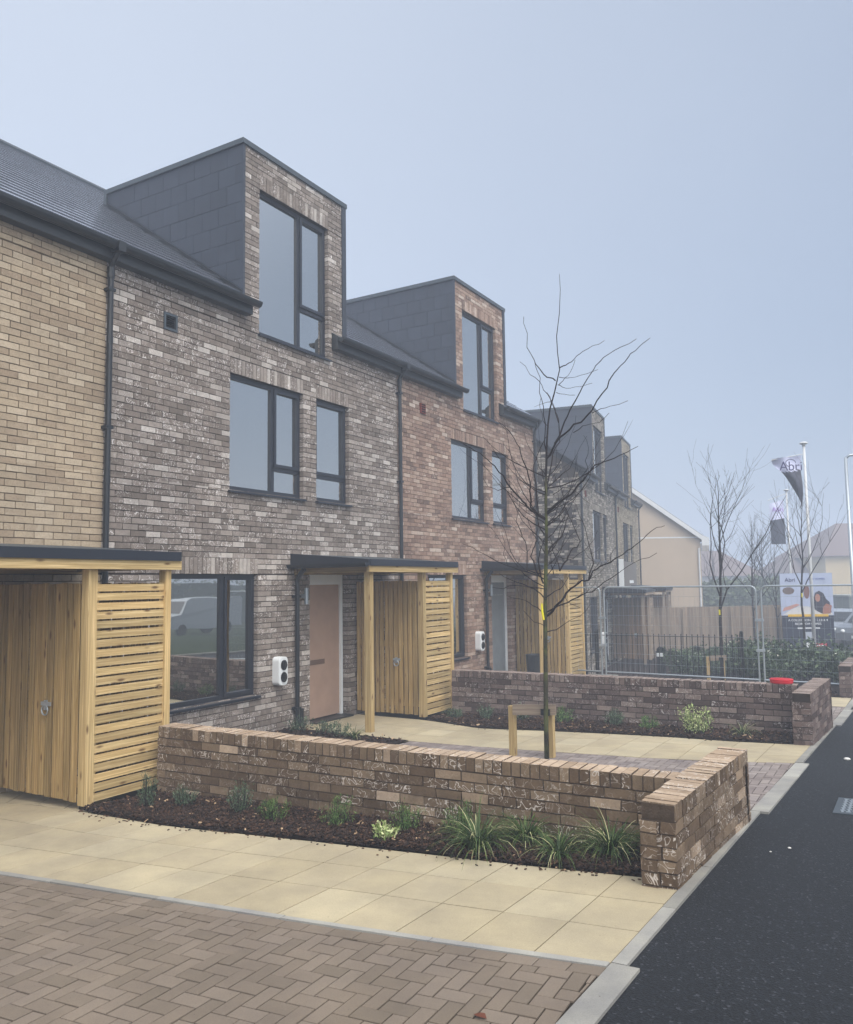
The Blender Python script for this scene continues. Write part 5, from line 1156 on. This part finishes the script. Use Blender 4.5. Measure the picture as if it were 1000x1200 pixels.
# manhole cover
x0, y0 = -.66, 7.50; t = empty('manhole_cover', (x0 + .3, y0 + .3, G(x0, y0)), 'grey square patterned access cover set in the asphalt at the right edge', 'access cover')
mb = MB(); zf = lambda x, y: G(x, y) - .006
def slabz(mb, x0, y0, x1, y1, lift, m=0): mb.prism([Vector((x, y, zf(x, y) + lift)) for x, y in ((x0, y0), (x1, y0), (x1, y1), (x0, y1))], (0, 0, -.03), m)
slabz(mb, x0, y0, x0 + .62, y0 + .62, 0); mb.build('frame', M['zinc'], t)
mb = MB()
for i in range(12):
    for j in range(12):
        cx, cy = x0 + .045 + i * .0445, y0 + .045 + j * .0445
        if (i + j) % 2: slabz(mb, cx + .004, cy + .014, cx + .040, cy + .030, .005)
        else: slabz(mb, cx + .014, cy + .004, cx + .030, cy + .040, .005)
mb.build('lid_pattern', M['steel'], t)
random.seed(12)
for i, (px, py, s, lab) in enumerate([(-.72, 10.15, .035, 'white chip of debris on the asphalt, largest, near the second wall'), (-.83, 6.25, .012, 'pale cluster of crumbs on the asphalt beside the nearest wall end'), (-.93, 6.1, .008, 'tiny crumb next to the pale cluster on the asphalt'),
        (-.86, 3.05, .028, 'pale stone at the bottom edge of the asphalt')]):
    mb = MB(); mb.sphere((px, py, G(px, py) + .002), s, s * .8, s * .45, 8, 5); o = top(mb.build('debris_chip', M['rubble']), lab, 'debris', 'pale bits on the asphalt')
# fallen leaf
mb = MB(); c = Vector((-1.62, 3.13, G(-1.62, 3.13) + .006)); mb.face([c + Vector((-.035, 0, 0)), c + Vector((-.01, -.018, .006)), c + Vector((.03, -.006, .0)), c + Vector((.012, .016, .008))], 0, .4); mb.face([c + Vector((-.035, 0, 0)), c + Vector((.012, .016, .008)), c + Vector((-.012, .02, .004))], 0, .4)
top(mb.build('fallen_leaf', plain('dead_leaf', (92, 54, 40), .8, .2)), 'curled brown leaf on the block paving near the bottom edge', 'leaf')

# ---------------------------------------------------------------- shrubs beyond the fence
random.seed(77); k = 0
pos = []
for i in range(19):
    x = -5.35 + i * .225 + random.uniform(-.1, .1); y = (21.2 if x < -2.9 else 18.9) + random.uniform(-.3, 2.4); pos.append((x, y))
pos += [(-5.0, 23.9), (-4.6, 22.9), (-4.2, 23.6), (-2.9, 24.2), (-2.2, 24.6), (-1.6, 24.0), (-4.0, 24.4), (-4.8, 24.6)]
pro = []
for i in range(3):
    x, y = pos[i]; pro.append(leafy('evergreen_shrub', x, y, .52, .72, 1700, .085, 'x', 'evergreen shrubs of the show garden', 'shrub', 80 + i, stems=26, upright=.3, thin=.42))
for i, (x, y) in enumerate(pos):
    lab = 'evergreen shrub beyond the mesh fence, ' + ('%s of the leafy row counted from the railing' % ['first', 'second', 'third', 'fourth', 'fifth', 'sixth', 'seventh', 'eighth', 'ninth', 'tenth', 'eleventh', 'twelfth', 'thirteenth', 'fourteenth', 'fifteenth', 'sixteenth', 'seventeenth', 'eighteenth', 'nineteenth'][i] if i < 19 else
        ['at the back left by the dark bollard', 'in the second rank behind the staked tree', 'in the third rank behind the staked tree', 'left of the billboard foot', 'under the billboard', 'right of the billboard foot', 'by the base of the flagpole', 'between the flagpole and the railing end'][i - 19])
    if i < 3: pro[i]['label'] = lab; continue
    s = random.uniform(.6, 1.4); c = copy_thing(pro[i % 3], Vector((x, y, G(x, y) - .02)), random.uniform(0, 6.3), lab, s)
for i, (x, y) in enumerate([(-5.2, 23.4), (-3.4, 25.0), (-6.1, 23.0)]):
    mb = MB(); g = G(x, y); mb.prism([(x - .09, y - .09, g), (x + .09, y - .09, g), (x + .09, y + .09, g), (x - .09, y + .09, g)], (0, 0, .72)); mb.sphere((x, y, g + .72), .09, .09, .05, 10, 5); mb.prism([(x - .092, y - .094, g + .5), (x + .092, y - .094, g + .5), (x + .092, y - .09, g + .5), (x - .092, y - .09, g + .5)], (0, 0, .1), 1)
    top(mb.build('bollard_light', [M['black'], M['white']]), ['dark bollard standing in the shrubs, nearest the railing', 'dark bollard in the shrubs by the billboard', 'dark bollard in the shrubs beside the timber store'][i], 'bollard', 'dark bollards in the shrubs')

# ---------------------------------------------------------------- close board fence
def board_fence(A, B, h, label, seed):
    rnd = random.Random(seed); A, B = Vector((A[0], A[1], 0)), Vector((B[0], B[1], 0)); u = (B - A).normalized(); L = (B - A).length; n = Vector((u.y, -u.x, 0))
    t = empty('timber_fence', (A + B) / 2 + Vector((0, 0, G((A.x + B.x) / 2, (A.y + B.y) / 2))), label, 'timber fence', 'timber fences behind the show garden')
    mb = MB(); k = int(L / .11)
    for i in range(k):
        p = A + u * i * .11; g = G(p.x, p.y); p.z = g; mb.box(p, u * .112, n * .012 + u * .0, (0, 0, h + rnd.uniform(-.006, .006)), 0)
        mb.box(p + n * .012, u * .02, n * .01, (0, 0, h - .01), 0)
    mb.build('boards', M['wood_p'], t)
    for i in range(int(L / 1.83) + 1):
        p = A + u * min(i * 1.83, L - .1) + n * .03; p.z = G(p.x, p.y); mb = MB(); mb.box(p, u * .1, n * .1, (0, 0, h - .06)); mb.build('post', M['wood_p'], t)
board_fence((-11.6, 33.0), (-4.4, 35.2), 1.75, 'pale close board timber fence running from the sandy house to the billboard', 5)
board_fence((-4.4, 35.2), (-3.3, 33.4), 1.7, 'short return of the timber fence beside the billboard', 6)

# ---------------------------------------------------------------- billboard
Bp = Vector((-3.55, 32.6, 0)); bu = Vector((.93, .36, 0)).normalized(); bn = Vector((bu.y, -bu.x, 0)); g = -2.72
FBd = Fr((-4.10, 31.9, g), bu, bn); bb = empty('billboard', FBd.p(.9, 0, 0), 'tall sales billboard with a photo above a navy text panel, behind the shrubs', 'billboard')
mb = MB(); mb.box(FBd.p(0, 0, .12), bu * 1.72, bn * .06, (0, 0, 1.28), 0); mb.build('text_panel', plain('navy_panel', (22, 28, 48), .5, .3, var=.05), bb)
mb = MB(); mb.box(FBd.p(-.02, -.005, 1.40), bu * 1.76, bn * .07, (0, 0, 1.50), 0); up_p = mb.build('photo_panel', plain('pale_panel', (172, 181, 204), .5, .3, var=.05), bb)
mb = MB(); mb.box(FBd.p(.2, .066, 1.36), bu * 1.35, bn * .012, (0, 0, .085)); mb.build('yellow_band', plain('amber', (226, 182, 40), .5, .3), bb)
for s in (.1, 1.6):
    mb = MB(); mb.box(FBd.p(s, -.09, -.05), bu * .08, bn * .08, (0, 0, 2.7)); mb.build('post', M['wood_p'], bb)
def disc(F, s, z, rs, rz, w, th=.004, n=18, a0=0, a1=2 * pi):
    return [F.p(s + rs * cos(a0 + (a1 - a0) * i / n), w, z + rz * sin(a0 + (a1 - a0) * i / n)) for i in range(n)]
flat = lambda nm, col: plain(nm, col, .55, .3, var=.03)
def patch(name, pts, w, col):
    mb = MB(); mb.prism([FBd.p(s, w, z) for s, z in pts], bn * .003); mb.build(name, flat(name, col), up_p)
ell = lambda s, z, rs, rz, n=16: [(s + rs * cos(2 * pi * i / n), z + rz * sin(2 * pi * i / n)) for i in range(n)]
patch('duvet_picture', [(.02, 1.42), (1.70, 1.42), (1.62, 1.62), (1.3, 1.78), (1.18, 1.6), (.9, 1.72), (.6, 1.74), (.3, 1.6)], .066, (208, 206, 204))
patch('head_scarf_picture', [(1.10, 1.62), (1.08, 2.0), (1.14, 2.2), (1.28, 2.27), (1.42, 2.18), (1.5, 1.98), (1.62, 1.86), (1.66, 1.5), (1.35, 1.46), (1.18, 1.55)], .069, (46, 42, 56))
patch('face_picture', ell(1.22, 2.02, .085, .14), .0725, (176, 124, 104))
patch('sleeve_picture', [(1.36, 1.45), (1.62, 1.46), (1.68, 1.74), (1.5, 1.82), (1.38, 1.68)], .0725, (158, 104, 84))
patch('arm_picture', [(.02, 1.55), (.08, 1.68), (.5, 1.82), (.62, 1.78), (.3, 1.62)], .070, (190, 140, 128))
patch('dog_picture', ell(.25, 2.28, .2, .13), .069, (104, 88, 84)); patch('cushion_picture', ell(.86, 2.25, .1, .26), .069, (120, 84, 78))
def text_obj(txt, size, F, s, w, z, mat, parent, name='lettering', depth=.004):
    cu = bpy.data.curves.new('txt', 'FONT'); cu.body = txt; cu.size = size; cu.extrude = depth; cu.align_x = 'CENTER'
    o = bpy.data.objects.new('txt', cu); COL.objects.link(o); dg = bpy.context.evaluated_depsgraph_get(); me = bpy.data.meshes.new_from_object(o.evaluated_get(dg)); bpy.data.objects.remove(o)
    X, N = F.u, F.n; R_ = Matrix(((X.x, 0, N.x), (X.y, 0, N.y), (0, 1, 0))).to_4x4(); P = F.p(s, w, z)
    me.transform(Matrix.Translation(P) @ R_); L = Vector(parent['_o']); me.transform(Matrix.Translation(-L)); me.materials.clear(); me.materials.append(mat)
    q = bpy.data.objects.new(name, me); COL.objects.link(q); q.parent = parent; return q
MW = flat('sign_white', (232, 234, 236)); MI = flat('sign_ink', (52, 48, 92))
text_obj('Abri', .2, FBd, .32, .072, 2.60, MI, bb)
text_obj('NEW HOMES', .1, FBd, 1.2, .072, 2.66, flat('sign_blue', (120, 132, 182)), bb)
text_obj('A COLLECTION OF 1,2,3 & 4', .105, FBd, .86, .066, 1.20, MW, bb)
text_obj('BEDROOM HOMES', .105, FBd, .86, .066, 1.07, MW, bb)
mb = MB(); mb.box(FBd.p(.5, .062, .93), bu * .75, bn * .004, (0, 0, .045)); mb.build('web_line', MW, bb)
mb = MB(); mb.box(FBd.p(.74, .062, .55), bu * .24, bn * .004, (0, 0, .27)); mb.build('pale_square', flat('pale_sq', (170, 176, 188)), bb)
mb = MB(); mb.prism([FBd.p(.82 + .07 * cos(2 * pi * i / 18), .062, .36 + .09 * sin(2 * pi * i / 18)) for i in range(18)], bn * .004); mb.build('round_mark', MW, bb)
mb = MB(); mb.box(FBd.p(1.05, .062, .29), bu * .42, bn * .004, (0, 0, .13)); mb.build('red_box', flat('sign_red', (188, 34, 60)), bb)
mb = MB(); mb.box(FBd.p(1.12, .067, .33), bu * .28, bn * .003, (0, 0, .03)); mb.build('red_box_line', MW, bb)

# ---------------------------------------------------------------- flagpoles and flags
def flagpole(x, y, H, label, d=.055):
    t = empty('flagpole', (x, y, G(x, y)), label, 'flagpole', 'white flagpoles'); g = G(x, y)
    mb = MB(); mb.tube([(x, y, g - .05), (x, y, g + H * .5), (x, y, g + H)], [d, d * .85, d * .7], 12); mb.build('pole', M['trimw'], t, smooth=True)
    mb = MB(); mb.sphere((x, y, g + H + .04), .13, .13, .05, 12, 6); mb.tube([(x, y, g + H - .06), (x, y, g + H + .02)], .055, 10); mb.build('cap', M['trimw'], t, smooth=True); return t
flagpole(-2.78, 28.8, 6.9, 'nearer tall white flagpole with the twisted flag, in front of the billboard')
flagpole(-5.02, 42.9, 7.1, 'farther faint flagpole left of the nearer one')
rx = Vector((cos(YAW), sin(YAW), 0)); ry = Vector((-sin(YAW), cos(YAW), 0))
def flag(origin, outline_fn, nu, nv, label, name, matf):
    V = []; F = []; uvs = []
    for j in range(nv + 1):
        for i in range(nu + 1):
            V.append(outline_fn(i / nu, j / nv))
    mb = MB(); 
    for j in range(nv):
        for i in range(nu):
            ids = [j * (nu + 1) + i, j * (nu + 1) + i + 1, (j + 1) * (nu + 1) + i + 1, (j + 1) * (nu + 1) + i]
            P = [V[k] for k in ids]; mb.face(P, matf(i / nu, j / nv), .5)
    return mb
# nearer flag: hangs from the pole head, blown to the left and twisted to a point
c0 = Vector((-2.78, 28.8, G(-2.78, 28.8) + 6.9))
def f1(u, v):      # u across (0 at the pole), v down
    L = 1.0 - .78 * v ** 1.5; x = -.10 - u * L * .92 - .02 * v
    z = -.36 - v * (2.05 - .0 * u) * (1 - .55 * u ** .8) - .10 * u * (1 - v) * .9
    fold = .11 * sin(u * 7 + v * 3.0) * (.3 + .7 * u) + .06 * sin(v * 9)
    return c0 + rx * x + ry * fold + Vector((0, 0, z))
fl = empty('flag', c0 + Vector((0, 0, -1.6)), 'twisted pale and charcoal flag blowing from the nearer pole', 'flag', 'sales flags')
mb = flag(c0, f1, 16, 22, '', '', lambda u, v: 1 if v > .40 - .20 * (1 - u) + .08 * u else 0)
mb.build('cloth', [flat('flag_lavender', (206, 208, 232)), flat('flag_charcoal', (62, 62, 74))], fl, smooth=True)
Ft = Fr(c0, rx * 1.0 + Vector((0, 0, 0)), -ry)
tx = text_obj('Abri', .42, Fr(c0 + Vector((0, 0, 0)), rx, -ry), -.52, .16, -.86, MI, fl)
mb = MB(); mb.tube([Ft.p(-.82 + .16 * cos(a) + .3, .15, -.62 + .12 * sin(a)) for a in [2 * pi * i / 14 for i in range(11)]], .012, 5); mb.build('swirl', MI, fl)
mb = MB(); mb.tube([c0 + rx * .02 + Vector((0, 0, -.30)), c0 - rx * 1.08 + Vector((0, 0, -.50))], .012, 6); mb.build('arm', M['trimw'], fl)
c1 = Vector((-5.02, 42.9, G(-5.02, 42.9) + 7.1))
def f2(u, v): return c1 + rx * (-.16 - u * .70 + .04 * v) + ry * (.06 * sin(u * 6 + v * 2)) + Vector((0, 0, -.42 - v * 2.15 - u * .20 * (1 - v)))
fl2 = empty('flag', c1 + Vector((0, 0, -1.6)), 'upright flag, pale above and dark below, on the farther pole', 'flag', 'sales flags')
mb = flag(c1, f2, 8, 12, '', '', lambda u, v: 1 if v > .36 else 0); mb.build('cloth', [M_ for M_ in (flat('flag2_lavender', (206, 208, 232)), flat('flag2_charcoal', (56, 58, 72)))], fl2, smooth=True)
mb = MB(); mb.tube([c1 + Vector((0, 0, -.12)), c1 - rx * .92 + Vector((0, 0, -.45))], .015, 6); mb.build('arm', M['trimw'], fl2)
text_obj('Abri', .3, Fr(c1, rx, -ry), -.5, .1, -1.0, flat('flag_purple', (150, 96, 190)), fl2)

# ---------------------------------------------------------------- street lamp, cars, far houses
x, y = -1.75, 31.5; g = G(x, y); t = empty('street_lamp', (x, y, g), 'slim grey street lamp at the right edge, its head cut off by the frame', 'street lamp')
mb = MB(); mb.tube([(x, y, g - .05), (x, y, g + 1.2), (x, y, g + 1.25), (x, y, g + 6.75)], [.09, .09, .062, .055], 12); mb.build('column', M['steel'], t, smooth=True)
mb = MB(); mb.tube([(x, y, g + 6.72), (x + .12, y, g + 6.82), (x + .5, y + .1, g + 6.84)], .045, 8); mb.build('arm', M['steel'], t)
mb = MB(); mb.prism([(x + .45, y, g + 6.80), (x + .62, y - .06, g + 6.80), (x + 1.1, y + .02, g + 6.80), (x + 1.1, y + .22, g + 6.80), (x + .6, y + .24, g + 6.80)], (0, 0, .09)); mb.build('head', M['steel'], t)
def car(x, y, rz, paint, label):
    t = empty('parked_car', (x, y, G(x, y)), label, 'car', 'cars parked beyond the billboard'); g = G(x, y) + .0
    R_ = Matrix.Rotation(rz, 3, 'Z'); T_ = lambda p: Vector((x, y, g)) + R_ @ Vector(p)
    prof = [(-2.1, .35), (-2.12, .62), (-2.05, .82), (-1.7, .92), (-1.45, .95), (-.85, 1.38), (-.3, 1.47), (.5, 1.45), (1.15, 1.02), (1.75, .92), (2.05, .78), (2.12, .55), (2.08, .32)]
    mb = MB(); n = len(prof); hw = .86
    def ring(s, k): return [T_((px, s * (hw - (.16 * max(0, (pz - .92) / .55)) if pz > .92 else hw) * k, pz)) for px, pz in prof]
    L_, R2 = ring(1, 1), ring(-1, 1); V = L_ + R2
    F = [tuple(range(n)), tuple(range(2 * n - 1, n - 1, -1))] + [(i, i + n, (i + 1) % n + n, (i + 1) % n) for i in range(n)]
    mb.faces_idx(V, F, 0, .5); mb.build('body', paint, t)
    mb = MB(); gl = M['gutter']
    mb.faces_idx([T_(p) for p in ((-1.42, -.70, .99), (-1.42, .70, .99), (-.9, .63, 1.36), (-.9, -.63, 1.36))], [(0, 1, 2, 3)], 0); mb.faces_idx([T_(p) for p in ((1.17, -.70, 1.03), (1.17, .70, 1.03), (.56, .63, 1.42), (.56, -.63, 1.42))], [(0, 1, 2, 3)], 0)
    V = []
    for s in (-1, 1): mb.faces_idx([T_((a, s * w_, z_)) for a, w_, z_ in ((-1.15, .853, .98), (1.0, .853, .98), (.45, .735, 1.38), (-.75, .735, 1.38))], [(0, 1, 2, 3)], 0)
    mb.build('windows', gl, t)
    for wx in (-1.3, 1.3):
        for s in (-1, 1):
            mb = MB(); mb.tube([T_((wx, s * .70, .31)), T_((wx, s * .89, .31))], .31, 18); wh = mb.build('wheel', M['black'], t)
            mb = MB(); mb.tube([T_((wx, s * .885, .31)), T_((wx, s * .9, .31))], .19, 12); mb.build('rim', M['steel'], wh)
    for s in (-.6, .6):
        mb = MB(); mb.sphere(T_((-2.06, s, .68)), .09, .14, .08, 8, 6); mb.build('headlight', M['white'], t)
    mb = MB(); mb.box(T_((-2.16, -.26, .42)), R_ @ Vector((0, .52, 0)), R_ @ Vector((.03, 0, 0)), (0, 0, .11)); mb.build('number_plate', M['white'], t)
car(-2.35, 39.4, radians(62), plain('car_silver', (150, 156, 164), .3, .6, metal=.3, var=.02), 'silver hatchback beyond the billboard, left of the two cars')
car(-1.15, 37.4, radians(70), plain('car_grey', (120, 126, 134), .3, .6, metal=.3, var=.02), 'grey car cut off by the right edge, behind the street lamp')
def far_house(o_, yaw, w, d, ze, pitch, wall, roofm, label, gable=True, over=.35, wins=()):
    u = Vector((cos(yaw), sin(yaw), 0)); n = Vector((u.y, -u.x, 0)); F = Fr(o_, u, n); t = empty('far_house', F.p(w / 2, 0, 0), label, 'house', 'houses in the mist')
    zr = ze + pitch * w / 2 if gable else ze
    mb = MB()
    if gable:
        mb.prism([F.p(0, 0, -1), F.p(w, 0, -1), F.p(w, 0, ze), F.p(w / 2, 0, zr), F.p(0, 0, ze)], -n * d)
        mb.build('wall', wall, t); mb = MB()
        for a, za, b_, zb in ((-over, ze - over * pitch, w / 2, zr), (w + over, ze - over * pitch, w / 2, zr)):
            mb.prism([F.p(a, .22, za + .02), F.p(b_, .22, zb + .02), F.p(b_, .22, zb + .16), F.p(a, .22, za + .16)], -n * (d + .4))
        rf = mb.build('roof', roofm, t); mb = MB()
        for a, za, b_, zb in ((-over, ze - over * pitch, w / 2, zr), (w + over, ze - over * pitch, w / 2, zr)):
            mb.prism([F.p(a, .225, za - .16), F.p(b_, .225, zb - .16), F.p(b_, .225, zb + .10), F.p(a, .225, za + .10)], n * .04)
        sg = 1
        mb.prism([F.p(w + .0, .226, ze - .32 * .7 - .25), F.p(w + over + .06, .226, ze - .32 * .7 - .25), F.p(w + over + .06, .226, ze - .05), F.p(w, .226, ze + .1)], n * .045)
        mb.build('barge_board', M['trimw'], t)
        mb = MB(); mb.box(F.p(0, 0, ze - .04), u * w, n * .012, (0, 0, .07)); mb.build('string_course', M['trimw'], t)
        mb = MB(); mb.tube([F.p(w - .12, .08, 0), F.p(w - .12, .08, ze - .6)], .045, 8); mb.build('downpipe', M['trimw'], t)
        mb = MB(); mb.box(F.p(w * .62, 0, ze - 2.1), u * .25, n * .03, (0, 0, .16)); mb.build('vent', M['trimw'], t)
    else:
        mb.prism([F.p(0, 0, -1), F.p(w, 0, -1), F.p(w, 0, ze), F.p(0, 0, ze)], -n * d); mb.build('wall', wall, t)
        mb = MB(); a = .4; V = [F.p(-a, a, ze - .1), F.p(w + a, a, ze - .1), F.p(w + a, -d - a, ze - .1), F.p(-a, -d - a, ze - .1), F.p(w * .3, -d / 2, ze + pitch * d / 2), F.p(w * .7, -d / 2, ze + pitch * d / 2)]
        mb.faces_idx(V, [(0, 1, 5, 4), (1, 2, 5), (2, 3, 4, 5), (3, 0, 4), (3, 2, 1, 0)], 0); rf = mb.build('roof', roofm, t)
        mb = MB(); mb.box(F.p(w * .5, -d / 2 - .3, ze + pitch * d / 2 - .3), u * .7, -n * .6, (0, 0, 1.1)); mb.build('chimney', M['b_sand'], rf)
    for a, b_, za, zb in wins:
        mb = MB(); mb.box(F.p(a, -.05, za), u * (b_ - a), n * .10, (0, 0, zb - za), 0); wn = mb.build('window', M['white'], t)
        mb = MB(); q = (b_ - a) / 2
        for k in range(2): mb.box(F.p(a + .06 + k * q, .05, za + .06), u * (q - .12), n * .01, (0, 0, zb - za - .12))
        mb.build('pane', M['gutter'], wn)
    return t
M['mist_roof'] = plain('far_roof', (112, 96, 92), .8, .2, var=.1); M['mist_wall'] = plain('far_wall', (196, 176, 136), .9, .1, var=.05); M['mist_wall2'] = plain('far_wall_b', (176, 176, 174), .9, .1, var=.05)
far_house((-18.6, 41.65, -3.0), YAW, 10.0, 9, 5.35, .715, M['stucco'], plain('gable_roof', (150, 152, 156), .7, .3, var=.08), 'big cream rendered gable house with white barge boards, beyond the sandy end house')
far_house((-6.5, 80.0, -5.1), YAW, 12.0, 10, 7.1, .62, M['mist_wall'], M['mist_roof'], 'yellowish house with a brown hipped roof at the right edge', False, wins=((2.4, 4.1, 4.6, 6.0), (2.6, 4.0, 1.2, 2.9)))
far_house((-19, 78, -4), YAW, 8.0, 8, 4.4, .6, M['mist_wall2'], M['mist_roof'], 'pale house barely visible in the mist left of the flags', False, wins=((1.5, 2.8, 2.6, 3.8),))
far_house((-9.5, 82, -4), YAW, 8.0, 8, 4.6, .6, M['mist_wall2'], M['mist_roof'], 'pale house barely visible in the mist behind the flags', False, wins=((4.5, 5.8, 2.6, 3.8),))
# grey garage block at the right edge
o_ = Vector((-3.15, 52.5, -3.2)); F = Fr(o_, rx, -ry); t = empty('garage_block', F.p(1.5, 0, 0), 'low grey green garage wall behind the parked cars', 'garage')
mb = MB(); mb.box(F.p(0, -3, 0), rx * 4.5, -ry * 3, (0, 0, 2.1)); mb.build('wall', plain('garage_wall', (112, 118, 112), .9, .1), t)
mb = MB(); mb.box(F.p(-.08, -3.05, 2.1), rx * 4.66, -ry * 3.15, (0, 0, .1)); mb.build('roof_edge', plain('garage_coping', (150, 152, 146), .9, .1), t)
mb = MB(); mb.box(F.p(.9, 0.0, 0), rx * 2.2, -ry * .05, (0, 0, 1.95)); [mb.box(F.p(.9, .05, .1 + k * .32), rx * 2.2, -ry * .012, (0, 0, .03)) for k in range(6)]; mb.build('door', plain('garage_door', (128, 134, 130), .6, .3), t)
# far hedge masses
def hedge(A, B, h, d, label, seed, n=5200, ls=.28):
    rnd = random.Random(seed); mb = MB(); A, B = Vector((A[0], A[1], 0)), Vector((B[0], B[1], 0)); u = (B - A).normalized(); L = (B - A).length; nn = Vector((u.y, -u.x, 0))
    for i in range(n):
        s = rnd.uniform(0, L); w = rnd.uniform(-d / 2, d / 2); hh = h * (1 + .14 * noise.noise(Vector((s * .6, seed, 0))) + .06 * noise.noise(Vector((s * 2.5, seed, 3))))
        z = hh * rnd.uniform(0, 1) ** .6; 
        p = A + u * s + nn * w * (1 if z < hh * .8 else .7); p.z = G(p.x, p.y) + z
        a = Vector((rnd.gauss(0, 1), rnd.gauss(0, 1), rnd.gauss(0, 1))).normalized(); b = a.orthogonal().normalized(); l = ls * rnd.uniform(.5, 1.2)
        mb.face([p, p + (a + b) * l * .4, p + a * l, p + (a - b) * l * .4], 0, rnd.random())
    core = MB()
    m = mb; i0 = len(m.v)
    k = int(L / 1.0)
    for i in range(k):
        a = A + u * (L * i / k); b = A + u * (L * (i + 1) / k); q = [a + nn * d * .3, b + nn * d * .3, b - nn * d * .3, a - nn * d * .3]
        for v in q: v.z = G(v.x, v.y)
        m.prism(q, (0, 0, h * .82), 0, .2)
    return top(m.build('hedge', M['hedge']), label, 'hedge', 'hedges in the distance')
hedge((-13.0, 50.5), (-6.2, 55), 3.0, 1.6, 'misty dark hedge above the timber fence, between the cream gable and the billboard', 3)
hedge((-12.5, 46.6), (-11.0, 47.6), 3.3, 1.6, 'dark conifer like bush touching the corner of the cream gable', 4, 900)
# far side of the street, seen only mirrored in the windows
hedge((26.5, 8), (29.5, 60), 3.6, 1.6, 'clipped hedge on the far side of the road', 9, 5000, .3)
def van():
    x, y, rz = 17.0, 31.6, radians(94); g = G(x, y) + .02; t = empty('parked_van', (x, y, g), 'white panel van parked on the far verge, mirrored in the ground floor window', 'van'); R_ = Matrix.Rotation(rz, 3, 'Z'); T_ = lambda p: Vector((x, y, g)) + R_ @ Vector(p)
    prof = [(-2.4, .4), (-2.45, .8), (-2.3, 1.05), (-1.65, 1.2), (-1.1, 1.85), (-.8, 1.95), (2.3, 1.97), (2.42, 1.8), (2.45, .4)]
    n = len(prof); L_ = [T_((a, .93 - (.1 if b > 1.2 else 0), b)) for a, b in prof]; R2 = [T_((a, -.93 + (.1 if b > 1.2 else 0), b)) for a, b in prof]
    mb = MB(); mb.faces_idx(L_ + R2, [tuple(range(n)), tuple(range(2 * n - 1, n - 1, -1))] + [(i, i + n, (i + 1) % n + n, (i + 1) % n) for i in range(n)], 0, .5); mb.build('body', plain('van_paint', (168, 174, 180), .4, .5, var=.03), t)
    mb = MB()
    for s in (-1, 1): mb.faces_idx([T_((a, s * .94 - s * (.09 if c > 1.2 else .0), c)) for a, c in ((-1.5, 1.22), (-.2, 1.22), (-.2, 1.75), (-1.1, 1.75))], [(0, 1, 2, 3)], 0)
    mb.faces_idx([T_(p) for p in ((-1.64, -.75, 1.24), (-1.64, .75, 1.24), (-1.13, .7, 1.84), (-1.13, -.7, 1.84))], [(0, 1, 2, 3)], 0); mb.build('windows', M['gutter'], t)
    for wx in (-1.6, 1.5):
        for s in (-1, 1): mb = MB(); mb.tube([T_((wx, s * .75, .33)), T_((wx, s * .95, .33))], .33, 18); mb.build('wheel', M['black'], t)
van()
# sales signs fixed at the end house
Fs = Fr(FB(1).p(0, 0, -.65), FB(1).u, FB(1).n)
t = empty('sales_sign', Fs.p(.6, .2, .1), 'narrow white sales sign on the sandy end house above the timber store roof', 'sign')
mb = MB(); mb.box(Fs.p(.15, .05, .45), Fs.n * .2, Fs.u * .03, (0, 0, 1.0)); mb.build('panel', M['white'], t)
t = empty('sales_sign', Fs.p(2.0, .2, .1), 'grey sales board with a small white line, below the end house windows', 'sign')
mb = MB(); mb.box(Fs.p(1.4, .02, .35), Fs.u * 3.6, Fs.n * .03, (0, 0, 1.05)); pn = mb.build('panel', plain('sign_grey', (112, 106, 100), .7, .2, var=.04), t)
mb = MB(); mb.box(Fs.p(2.9, .05, .55), Fs.u * 1.1, Fs.n * .006, (0, 0, .12)); mb.build('white_line', M['white'], pn)

# ---------------------------------------------------------------- haze
HAZE_DENS = .0076
mb = MB(); x0, x1, y0, y1, z0, z1 = -172, 152, -62, 222, -9.5, 13.5
V = [(x, y, z) for z in (z0, z1) for y in (y0, y1) for x in (x0, x1)]
mb.faces_idx(V, [(0, 2, 3, 1), (4, 5, 7, 6), (0, 1, 5, 4), (2, 6, 7, 3), (0, 4, 6, 2), (1, 3, 7, 5)])
hz = bpy.data.materials.new('haze'); hz.use_nodes = True; n = hz.node_tree; n.nodes.clear(); pv = n.nodes.new('ShaderNodeVolumePrincipled'); oo = n.nodes.new('ShaderNodeOutputMaterial')
pv.inputs['Density'].default_value = HAZE_DENS; pv.inputs['Color'].default_value = (.74, .82, .95, 1); pv.inputs['Anisotropy'].default_value = .0
n.links.new(pv.outputs[0], oo.inputs['Volume'])
struct(mb.build('haze', hz), 'stuff')
for o in COL.objects:
    if '_o' in o: del o['_o']
